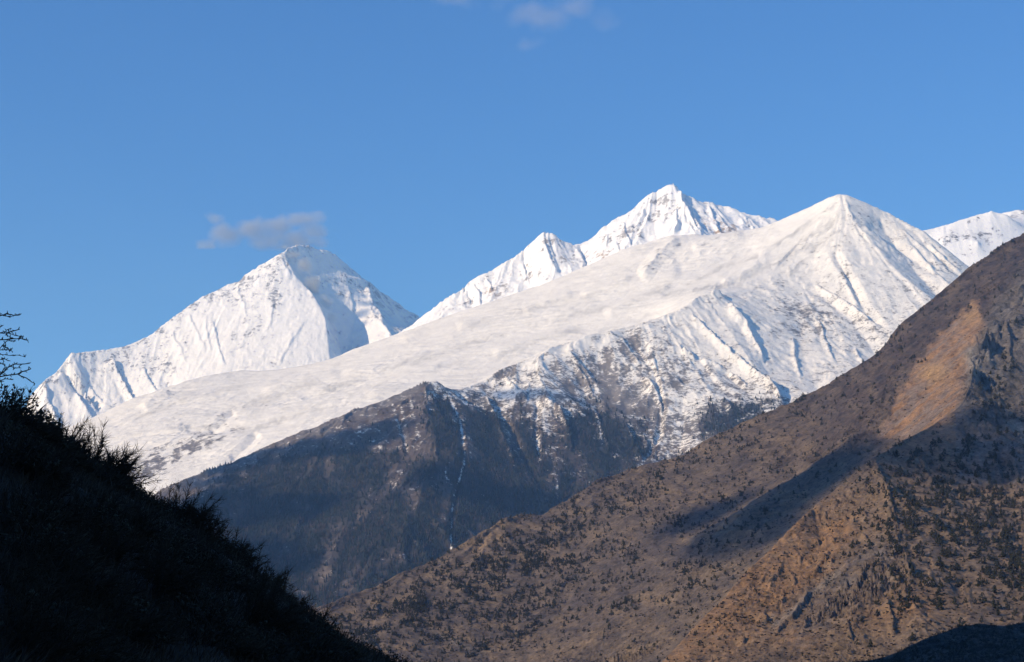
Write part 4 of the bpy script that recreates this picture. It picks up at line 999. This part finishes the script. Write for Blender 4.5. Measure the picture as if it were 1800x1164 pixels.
def twig_shrub(seed, h=0.9, spread=0.7, stems=26, fine=22, lean=(0.25, 0.0)):
    """leafless fine-twigged shrub: stems from one root, forks, and hair-thin twigs"""
    r = np.random.RandomState(seed); m = MB()
    for k in range(stems):
        a = r.rand() * 6.283; tilt = r.rand() ** 0.7 * spread
        d = np.array((math.cos(a) * math.sin(tilt) + lean[0], math.sin(a) * math.sin(tilt) + lean[1], math.cos(tilt)))
        L = h * (0.55 + 0.5 * r.rand()); p = np.array((r.normal(0, .06), r.normal(0, .06), -0.08)); rad = 0.010
        for sgm in range(4):
            d = d + r.normal(0, .16, 3); d /= np.linalg.norm(d)
            q = p + d * L / 4
            v, f = tube(p, q, rad, rad * .75); m.add(v, f, (0.024, 0.019, 0.016))
            for _ in range(fine if sgm else 4):
                t = r.rand(); b = p + (q - p) * t
                e = d * 0.8 + r.normal(0, .55, 3); e /= np.linalg.norm(e)
                l = h * (0.05 + 0.15 * r.rand())
                c = b + e * l
                v, f = tube(b, c, 0.0045, 0.0015); m.add(v, f, (0.022, 0.019, 0.014))
            p = q; rad *= .75
    return m.arrays()

def cushion_shrub(seed, h=0.6, w=0.7, n=900):
    """low dense bush: a dome bristling with small upright sprays"""
    r = np.random.RandomState(seed); m = MB()
    for k in range(n):
        a = r.rand() * 6.283; q = r.rand() ** .5
        b = np.array((math.cos(a) * q * w, math.sin(a) * q * w, h * (1 - q * q) * r.uniform(.0, .95)))
        e = np.array((b[0] * .9 + .12, b[1] * .9, .45)) + r.normal(0, .3, 3); e /= np.linalg.norm(e)
        l = r.uniform(.07, .19)
        c = b + e * l
        v, f = tube(b, c, 0.010, 0.002); m.add(v, f, np.array((0.026, 0.024, 0.019)) * r.uniform(.6, 1.6))
    for k in range(300):
        a = r.rand() * 6.283; q = r.rand() ** .5
        b = np.array((math.cos(a) * q * w, math.sin(a) * q * w, h * (1 - q * q) * r.uniform(.3, 1.12)))
        m.add(OCT_V * r.uniform(.012, .032) * r.uniform(.6, 1.4, (6, 1)) + b, OCT_F, np.array((0.026, 0.026, 0.019)) * r.uniform(.6, 1.6))
    v, f = tube((0, 0, -.1), (0, 0, h * .5), .05, .03, 5); m.add(v, f, (0.025, 0.02, 0.016))
    return m.arrays()

def near_shrubs(T):
    tw = [tri_mesh('shrub', *twig_shrub(600 + k, 0.75 + 0.12 * k, 0.75 + 0.05 * k)) for k in range(4)]
    cu = [tri_mesh('shrub', *cushion_shrub(620 + k, 0.45 + 0.08 * k, 0.55 + 0.12 * k)) for k in range(4)]
    for me in tw + cu:
        me.materials.append(M_TWIG)
    def ground(x, y):
        R = math.hypot(x, y); a = math.atan2(x, y)
        return float(bil(T.z, np.array([math.log(R / T.R0) / T.dlr]), np.array([(a - T.a0) / T.da]))[0])
    first = {}
    def put(me, x, y, s, label, group, rz=None):
        if me.name in first:
            o = first[me.name].copy()
        else:
            o = bpy.data.objects.new('shrub', me); first[me.name] = o
        COL.objects.link(o)
        o.location = (x, y, ground(x, y) - 0.05); o.scale = (s, s, s)
        o.rotation_euler = (RNG.normal(0, .08), RNG.normal(0.1, .08), rz if rz is not None else RNG.normal(0, .5))
        tag(o, label, 'shrub', group)
    def crest_at(px, back):
        py = np.interp(px, [p[0] for p in CREST], [p[1] for p in CREST]); R = np.interp(px, [p[0] for p in CREST], [p[2] for p in CREST]) + back
        x, y, _ = P(px, py, R); return float(x), float(y)
    # bare bushes standing up against the light
    for px, s, k in ((66, .8, 0), (90, 1.25, 1), (112, 1.0, 2), (150, 1.1, 3), (165, 1.35, 1), (184, 1.2, 0), (196, 1.0, 2), (268, .7, 0), (300, 1.0, 3), (318, 1.2, 2), (332, 1.0, 0), (345, 1.1, 1), (392, 1.1, 2), (408, 1.25, 0), (428, 1.1, 3), (448, 1.1, 1), (465, .9, 0), (490, .9, 2), (505, .8, 1), (24, 0.9, 3), (235, .7, 1)):
        x, y = crest_at(px, RNG.uniform(-1.2, 0.3))
        put(tw[k], x, y, s * 1.05, 'bare twiggy bush standing against the light on the shaded crest', 'bare bushes along the dark crest')
    # dense low bushes along the edge
    for px in np.arange(-10, 715, 11.0):
        x, y = crest_at(px + RNG.uniform(-5, 5), RNG.uniform(-1.6, 0.4))
        put(cu[RNG.randint(4)], x, y, RNG.uniform(.65, 1.0) * (1.25 if px < 60 else 1.0), 'low dense dark bush on the edge of the shaded hillside', 'low bushes along the dark edge')
    # and down the shaded face
    w = T.vis & (T.px > 0) & (T.px < 720) & (T.py < 1170) & (T.py > np.interp(T.px, [p[0] for p in CREST], [p[1] for p in CREST]) + 25)
    d = np.where(w, 1.0, 0)
    pos, i, j = pick(T, d, 110)
    for p in pos:
        put((tw + cu)[RNG.randint(8)], float(p[0]), float(p[1]), RNG.uniform(.6, 1.0), 'dark bush growing on the deeply shaded near slope', 'bushes on the shaded near slope')
    # rank grass, uncounted
    pos, i, j = pick(T, np.where(T.vis & (T.px < 740) & (T.py < 1180), 1.0, 0), 12000)
    v, f, c = grass_blades(pos)
    o = link('grass', tri_mesh('grass', v, f, c), M_TWIG)
    tag(o, 'rough dead grass covering the shaded near hillside', kind='stuff')

def grass_blades(pos):
    n = 6
    p = np.repeat(pos, n, 0) + RNG.normal(0, .12, (len(pos) * n, 3)) * (1, 1, .2)
    L = RNG.uniform(.10, .26, len(p))
    d = np.stack((RNG.normal(.45, .4, len(p)), RNG.normal(0, .4, len(p)), RNG.uniform(.5, 1, len(p))), 1); d /= np.linalg.norm(d, axis=1)[:, None]
    a = RNG.rand(len(p)) * 6.283
    sd = np.stack((np.cos(a), np.sin(a), 0 * a), 1) * 0.007
    tip = p + d * L[:, None]; tip[:, 2] -= L * .1
    mid = p + d * (L * .5)[:, None]
    v = np.stack((p - sd - (0, 0, .05), p + sd - (0, 0, .05), mid + sd * .7, mid - sd * .7, tip), 1).reshape(-1, 3)
    k = np.arange(len(p))[:, None] * 5
    f = np.concatenate((np.concatenate((k, k + 1, k + 2, k + 3), 1), np.concatenate((k + 3, k + 2, k + 4, k + 4), 1)))
    c = np.repeat(np.array((0.040, 0.035, 0.028))[None] * RNG.uniform(.6, 1.3, (len(p), 1)), 5, 0)
    return v, f, c

def edge_tree(T):
    """leafless tree just outside the left edge, its spurred branches reaching in"""
    r = np.random.RandomState(77)
    R0 = 20.0
    def W(x, y, R=R0):
        q = P(x, y, R); return np.array([float(c) for c in q])
    root = bpy.data.objects.new('bare_tree', None); COL.objects.link(root)
    base = W(-250, 900); 
    Ra = math.hypot(base[0], base[1]); aa = math.atan2(base[0], base[1])
    gz = float(bil(T.z, np.array([math.log(Ra / T.R0) / T.dlr]), np.array([(aa - T.a0) / T.da]))[0])
    base[2] = gz - 0.1
    root.location = base
    tag(root, 'leafless tree with knobbly twigs reaching in at the left edge', 'tree')
    def limb(pts, r0, r1, name='branch', spur=True, col=(0.022, 0.019, 0.017)):
        m = MB(); pts = [np.asarray(p, float) - base for p in pts]
        out = [pts[0]]
        for a, b in zip(pts[:-1], pts[1:]):
            n = max(2, int(np.linalg.norm(b - a) / 0.035))
            for k in range(1, n + 1):
                out.append(a + (b - a) * k / n + r.normal(0, .0035, 3) * (k < n))
        N = len(out)
        for k in range(N - 1):
            t = k / (N - 1)
            v, f = tube(out[k], out[k + 1], r0 + (r1 - r0) * t, r0 + (r1 - r0) * (t + 1 / N), 5); m.add(v, f, col)
            if spur:
                for _ in range(2):
                    d = r.normal(0, 1, 3); d[2] += .4; d /= np.linalg.norm(d)
                    q = out[k] + (out[k + 1] - out[k]) * r.rand()
                    v, f = tube(q, q + d * r.uniform(.012, .040), .0055, .0035, 4); m.add(v, f, col)
        o = link(name, tri_mesh(name, *m.arrays()), M_TWIG); o.parent = root
    top = W(-235, 300, 20.3)
    limb([base, W(-245, 700, 20.0), W(-240, 500, 20.2), top], .10, .03, 'trunk', False)
    S = 5.82
    def c(x, y): return (x / S, 520 + y / S)
    B = [([(-245, 620), (-120, 570), (-40, 560), c(0, 205), c(60, 185), c(110, 190), c(165, 200), c(200, 198)], .0075), ([c(20, 195), c(70, 210), c(130, 212)], .004),
         ([(-243, 660), (-100, 600), (-30, 587), c(0, 380), c(80, 378), c(140, 360), c(200, 342)], .0085), ([c(40, 378), c(70, 350), c(108, 330)], .004), ([c(65, 378), c(75, 405), c(110, 432), c(130, 432)], .004), ([c(90, 385), c(150, 405), c(220, 415), c(232, 440)], .004), ([(-30, 585), c(0, 320), c(25, 305)], .004),
         ([(-243, 680), (-100, 612), (-30, 600), c(0, 450), c(100, 445), c(210, 435), c(290, 453)], .008), ([(-30, 622), c(0, 540), c(40, 490), c(75, 462), c(160, 462)], .0055), ([c(20, 512), c(80, 530), c(100, 560), c(130, 572)], .0045), ([(-30, 618), c(0, 552), c(60, 548), c(100, 560)], .0045),
         ([(-244, 700), (-60, 625), c(0, 600), c(100, 612), c(190, 608), c(260, 628)], .0045), ([(-30, 640), c(0, 655), c(45, 645), c(80, 665)], .0045), ([c(0, 690), c(30, 700), c(55, 718)], .0045),
         ([(-246, 760), (-80, 690), c(0, 810), c(60, 760), c(110, 715), c(200, 700), c(305, 690)], .0085), ([c(110, 715), c(150, 740), c(215, 738)], .005), ([c(0, 800), c(40, 740), c(75, 725)], .005),
         ([(-246, 780), (-80, 690), c(0, 828), c(100, 810), c(180, 800), c(250, 770), c(315, 748)], .0085), ([c(180, 800), c(240, 830), c(300, 865), c(358, 898)], .0065), ([(-40, 685), c(0, 866), c(60, 850), c(135, 858)], .006), ([c(0, 862), c(12, 885), c(26, 915)], .005)]
    for pts, rr in B:
        dR = r.uniform(-.5, .5)
        limb([W(x, y, R0 + dR * min(1, (x + 260) / 260)) for x, y in pts], rr * (2.0 if pts[0][0] < -100 else 1), rr * .55)

def knoll():
    T = Terrain(az(1480), az(1880), 520, 900, 0.0008, 1.6)
    L = [(1480, 1220, .60), (1530, 1190, .61), (1556, 1166, .62), (1590, 1142, .63), (1620, 1126, .64), (1655, 1112, .65), (1690, 1102, .655), (1720, 1097, .66), (1745, 1099, .66), (1770, 1100, .665), (1800, 1094, .67), (1880, 1080, .68)]
    T.line(L); T.line([(a, b + 60, c + .09) for a, b, c in L]); T.line([(1480, 1260, .53), (1880, 1200, .53)])
    T.solve()
    T.z += (fbm(T.X / 9, T.Y / 9, 701, 4) * 0.35).astype(np.float32)
    T.pix(); T.vis = T.visible()
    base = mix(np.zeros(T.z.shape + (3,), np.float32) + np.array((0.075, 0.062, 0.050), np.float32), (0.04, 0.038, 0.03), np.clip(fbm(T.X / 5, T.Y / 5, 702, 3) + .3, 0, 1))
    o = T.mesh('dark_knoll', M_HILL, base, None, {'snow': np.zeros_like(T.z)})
    tag(o, 'rounded knoll in shade at the lower right corner', kind='structure')
    pos, i, j = pick(T, np.ones_like(T.z), 2600)
    h = RNG.uniform(.4, 1.5, len(pos))
    arrs = [(lambda a: (a[0] / 6.0 * (1, 1, .8), a[1], a[2]))(juniper(480 + k, 6.0, 1.5, 14)) for k in range(3)]
    v, f, c = scatter(arrs, pos, h)
    o = link('knoll_shrubbery', tri_mesh('knoll_shrubbery', v, f, c), M_LEAF)
    tag(o, 'small low bushes speckling the shaded knoll', kind='stuff')

def valley():
    """the valley floor, and the steep mountainside left of and behind the viewer that keeps the near slope in shade"""
    n = 40
    xs = np.linspace(-4300, 4300, n); ys = np.linspace(-1400, 10800, n)
    X, Y = np.meshgrid(xs, ys)
    Z = -70 + fbm(X / 900, Y / 900, 801, 3) * 12
    k = np.arange(n * n).reshape(n, n)
    q = np.stack((k[:-1, :-1], k[:-1, 1:], k[1:, 1:], k[1:, :-1]), -1).reshape(-1, 4)
    me = make_mesh('ground', np.stack((X, Y, Z), -1).reshape(-1, 3), q)
    put_attr(me, 'col', np.repeat(np.array((0.11, 0.09, 0.07))[None], n * n, 0)); put_attr(me, 'snow', np.zeros(n * n))
    tag(link('ground', me, M_HILL), kind='structure')
    xs = np.linspace(-1500, -8, 150); ys = np.linspace(-1300, 900, 180)
    X, Y = np.meshgrid(xs, ys)
    Z = 0.95 * (-X - 0.34 * np.maximum(Y, 0) + 0.1 * np.maximum(-Y, 0) - 32)
    cap = 560 * (1 - sstep(350, 850, Y)) * (1 - 0.5 * sstep(600, 1300, -Y)) * (1 - sstep(-1200, -1500, -X) * 0)
    Z = np.where(Z < cap, Z, cap + (Z - cap) * -0.15)
    Z = Z + fbm(X / 90, Y / 90, 802, 5) * np.clip(Z, 0, 150) * 0.12
    Z = np.maximum(Z, -75)
    n, m = Z.shape
    k = np.arange(n * m).reshape(n, m)
    q = np.stack((k[:-1, :-1], k[:-1, 1:], k[1:, 1:], k[1:, :-1]), -1).reshape(-1, 4)
    me = make_mesh('mountain', np.stack((X, Y, Z), -1).reshape(-1, 3), q)
    put_attr(me, 'col', np.repeat(np.array((0.06, 0.05, 0.04))[None], n * m, 0)); put_attr(me, 'snow', np.zeros(n * m))
    tag(link('mountain', me, M_HILL), 'steep mountainside rising left of the viewer', kind='structure')

# ------------------------------------------------------------------ air and clouds
TOP = 2450.0
def box_mesh(name, a, b):
    v = [(x, y, z) for x in (a[0], b[0]) for y in (a[1], b[1]) for z in (a[2], b[2])]
    f = np.array([(0, 1, 3, 2), (4, 6, 7, 5), (0, 4, 5, 1), (2, 3, 7, 6), (0, 2, 6, 4), (1, 5, 7, 3)])
    return make_mesh(name, np.array(v, float), f, False)

def haze():
    t = NT('air'); t.n.remove(t.bsdf)
    v = t.new('ShaderNodeVolumePrincipled')
    v.inputs['Color'].default_value = HAZE_COL + (1,)
    v.inputs['Absorption Color'].default_value = (1, 1, 1, 1)
    v.inputs['Density'].default_value = HAZE
    v.inputs['Anisotropy'].default_value = 0.0
    t.t.links.new(v.outputs[0], t.out.inputs['Volume'])
    o = link('haze', box_mesh('haze', (-4500, -1500, -120), (4500, 11000, TOP)), t.mat)
    tag(o, 'thin blue air between the viewer and the far peaks', kind='stuff')

def cloud_mat(name, blobs, dens, scale, thr, col=(1.0, 0.90, 0.82)):
    """cloud body: soft ellipsoids in object space, torn by noise"""
    t = NT(name); t.n.remove(t.bsdf)
    g = t.geo()
    warp = t.new('ShaderNodeTexNoise'); t.set(warp.inputs['Vector'], g); warp.inputs['Scale'].default_value = scale * 0.7; warp.inputs['Detail'].default_value = 5
    sub = t.new('ShaderNodeVectorMath', operation='SUBTRACT'); t.set(sub.inputs[0], warp.outputs['Color']); sub.inputs[1].default_value = (.5, .5, .5)
    sc = t.new('ShaderNodeVectorMath', operation='SCALE'); t.set(sc.inputs[0], sub.outputs[0]); sc.inputs['Scale'].default_value = 1.5 / scale
    ad = t.new('ShaderNodeVectorMath', operation='ADD'); t.set(ad.inputs[0], g); t.set(ad.inputs[1], sc.outputs[0])
    tot = None
    for (cx, cy, cz), (rx, ry, rz), a in blobs:
        s1 = t.new('ShaderNodeVectorMath', operation='SUBTRACT'); t.set(s1.inputs[0], ad.outputs[0]); s1.inputs[1].default_value = (cx, cy, cz)
        s2 = t.new('ShaderNodeVectorMath', operation='DIVIDE'); t.set(s2.inputs[0], s1.outputs[0]); s2.inputs[1].default_value = (rx, ry, rz)
        ln = t.new('ShaderNodeVectorMath', operation='LENGTH'); t.set(ln.inputs[0], s2.outputs[0])
        k = t.rng(ln.outputs['Value'], 1.0, 0.0, 0.0, a, True)
        tot = k if tot is None else t.math('MAXIMUM', tot, k)
    st_ = t.new('ShaderNodeVectorMath', operation='MULTIPLY'); t.set(st_.inputs[0], ad.outputs[0]); st_.inputs[1].default_value = (0.7, 0.7, 1.5)
    n = t.noise(scale, 9.0, 0.70, st_.outputs[0])
    d = t.math('SUBTRACT', tot, t.math('MULTIPLY', n, thr))
    d = t.math('MULTIPLY', t.math('MAXIMUM', d, 0.0), dens)
    v = t.new('ShaderNodeVolumePrincipled'); v.inputs['Color'].default_value = (*col, 1); v.inputs['Absorption Color'].default_value = (1, 1, 1, 1)
    v.inputs['Anisotropy'].default_value = -0.45
    t.set(v.inputs['Density'], d)
    t.t.links.new(v.outputs[0], t.out.inputs['Volume'])
    return t.mat

def cloud(name, spec, R, dens, thr, scale, label, depth=0.7):
    """spec: (px, py, rx, ry, strength) ellipses seen in the photograph"""
    u = R / F / math.cos(math.radians(14))
    c0 = np.array([float(q) for q in P(spec[0][0], spec[0][1], R)])
    bl, lo, hi = [], np.full(3, 1e9), np.full(3, -1e9)
    for px, py, rx, ry, a in spec:
        c = np.array([float(q) for q in P(px, py, R)]) - c0
        r = np.array((rx * u, (rx * ry) ** .5 * u * depth * 1.4, ry * u))
        bl.append((tuple(c), tuple(r), a)); lo = np.minimum(lo, c - r * 1.25); hi = np.maximum(hi, c + r * 1.25)
    lo[2] = max(lo[2], TOP + 8 - c0[2])
    o = link(name, box_mesh(name, lo, hi), cloud_mat(name, bl, dens, scale / u, thr))
    o.location = c0
    tag(o, label, 'cloud')
    return o

def shade_clouds():
    """broken clouds drifting above the valley outside the picture; their shadows lie on the slopes"""
    vm = NT('shading_cloud'); vm.n.remove(vm.bsdf)
    v = vm.new('ShaderNodeVolumePrincipled'); v.inputs['Color'].default_value = (1, 1, 1, 1); v.inputs['Absorption Color'].default_value = (1, 1, 1, 1)
    v.inputs['Density'].default_value = 0.038
    vm.t.links.new(v.outputs[0], vm.out.inputs['Volume'])
    m = MB()
    bm_v, bm_f = ico(3)
    r = np.random.RandomState(99)
    def hit(T, px, py):
        d = (T.px - px) ** 2 + (T.py - py) ** 2 + np.where(T.vis, 0, 1e6)
        k = np.unravel_index(np.argmin(d), d.shape)
        return np.array((T.X[k], T.Y[k], T.z[k]), float)
    for T, px, py, rx, ry in SHADE:
        p = hit(T, px, py); Rr = math.hypot(p[0], p[1])
        t = (TOP + 160 - p[2]) / SUN[2]
        c = p + SUN * t
        s = Rr / F
        v = bm_v * (1 + 0.22 * fbm(bm_v[:, 0] * 2.2 + px, bm_v[:, 1] * 2.2 + bm_v[:, 2] * 1.7, 900, 3))[:, None]
        m.add(v * np.array((rx * s, (rx + ry) * .5 * s, ry * s)) + c, bm_f)
    vv, ff, cc = m.arrays()
    o = link('clouds', tri_mesh('clouds', vv, ff, cc, True), vm.mat)
    tag(o, 'broken clouds drifting over the valley', kind='stuff')

def ico(n):
    import bmesh
    b = bmesh.new(); bmesh.ops.create_icosphere(b, subdivisions=n, radius=1.0)
    b.verts.ensure_lookup_table()
    v = np.array([q.co[:] for q in b.verts]); f = np.array([[q.index for q in p.verts] for p in b.faces]); b.free()
    return v, f

M_LEAF = leaf_mat('evergreen_needles', True, var=0.3, scale=0.6)
M_TWIG = leaf_mat('dark_twigs', True, var=0.3, scale=6.0)
M_NEAR = terrain_mat('shaded_earth', 0.5, (0.8, 0.8, 0.8), 0.0, 0.05, 0.4)
HAZE = 6.0e-5
HAZE_COL = (0.30, 0.56, 1.0)

forest()
slope_trees()
NEAR = near_slope()
near_shrubs(NEAR)
edge_tree(NEAR)
knoll()
valley()
SHADE = [(HILL, 1250, 905, 60, 100), (HILL, 1310, 900, 90, 130), (HILL, 1370, 880, 90, 130), (HILL, 1290, 950, 70, 80), (HILL, 1360, 935, 60, 80), (HILL, 1230, 960, 60, 60), (HILL, 1690, 840, 60, 50), (HILL, 1770, 740, 70, 60), (HILL, 1460, 815, 70, 90), (HILL, 1430, 850, 80, 110), (HILL, 1490, 815, 60, 90), (HILL, 1570, 810, 60, 70), (HILL, 1650, 790, 80, 80), (HILL, 1730, 790, 80, 90), (HILL, 1800, 810, 80, 90),
         (HILL, 1620, 760, 50, 50), (HILL, 1700, 745, 50, 50), (MASSIF, 370, 880, 70, 60), (MASSIF, 430, 900, 90, 70), (MASSIF, 510, 890, 80, 60), (MASSIF, 420, 970, 90, 60), (MASSIF, 500, 1000, 70, 50), (MASSIF, 370, 845, 50, 20), (MASSIF, 420, 825, 60, 30), (MASSIF, 480, 805, 90, 40), (MASSIF, 560, 785, 90, 40), (MASSIF, 640, 770, 70, 30), (MASSIF, 690, 752, 50, 20), (MASSIF, 830, 872, 60, 36), (MASSIF, 880, 865, 70, 44), (MASSIF, 930, 880, 50, 40), (MASSIF, 930, 693, 90, 7)]
shade_clouds()
haze()
cloud('cloud', [(398, 412, 58, 36, 1.0), (446, 404, 74, 38, 1.0), (376, 386, 32, 26, .95), (364, 428, 46, 24, .9), (490, 398, 74, 34, .95), (530, 386, 70, 28, .95), (556, 382, 44, 26, .85), (500, 420, 80, 26, .8), (550, 405, 50, 40, .9), (520, 425, 66, 34, 1.0), (470, 424, 60, 30, .95), (500, 436, 50, 22, 1.0), (560, 425, 44, 26, .8)], 10200, 0.021, 0.70, 0.040, 'ragged grey cloud hanging beside the far white summit')
cloud('cloud', [(950, 30, 120, 44, .9), (1010, 12, 100, 44, .95), (935, 72, 50, 34, .75), (800, 0, 90, 34, .85), (1060, 30, 70, 44, .6), (880, 5, 60, 20, .6)], 9000, 0.0055, 0.72, 0.022, 'faint wispy cloud at the top of the blue sky')
def spindrift():
    u = 9400 / F / math.cos(math.radians(14))
    spec = [(515, 446, 26, 14, .8, 9480), (535, 470, 30, 26, .8, 9430), (550, 500, 26, 30, .85, 9380), (572, 528, 26, 26, .7, 9330), (585, 560, 24, 24, .5, 9300), (500, 436, 18, 9, .6, 9520)]
    c0 = np.array([float(q) for q in P(540, 490, 9400)])
    bl, lo, hi = [], np.full(3, 1e9), np.full(3, -1e9)
    for px, py, rx, ry, a, R in spec:
        c = np.array([float(q) for q in P(px, py, R)]) - c0
        rr = np.array((rx * u, 70.0, ry * u)); bl.append((tuple(c), tuple(rr), a)); lo = np.minimum(lo, c - rr * 1.2); hi = np.maximum(hi, c + rr * 1.2)
    hi[2] = min(hi[2], TOP - 10 - c0[2])
    o = link('blowing_snow', box_mesh('blowing_snow', lo, hi), cloud_mat('blowing_snow', bl, 0.045, 0.040 / u, 0.55, (0.97, 0.97, 0.98)))
    o.location = c0
    tag(o, 'snow blown off the far summit, veiling its shaded face', kind='stuff')
spindrift()
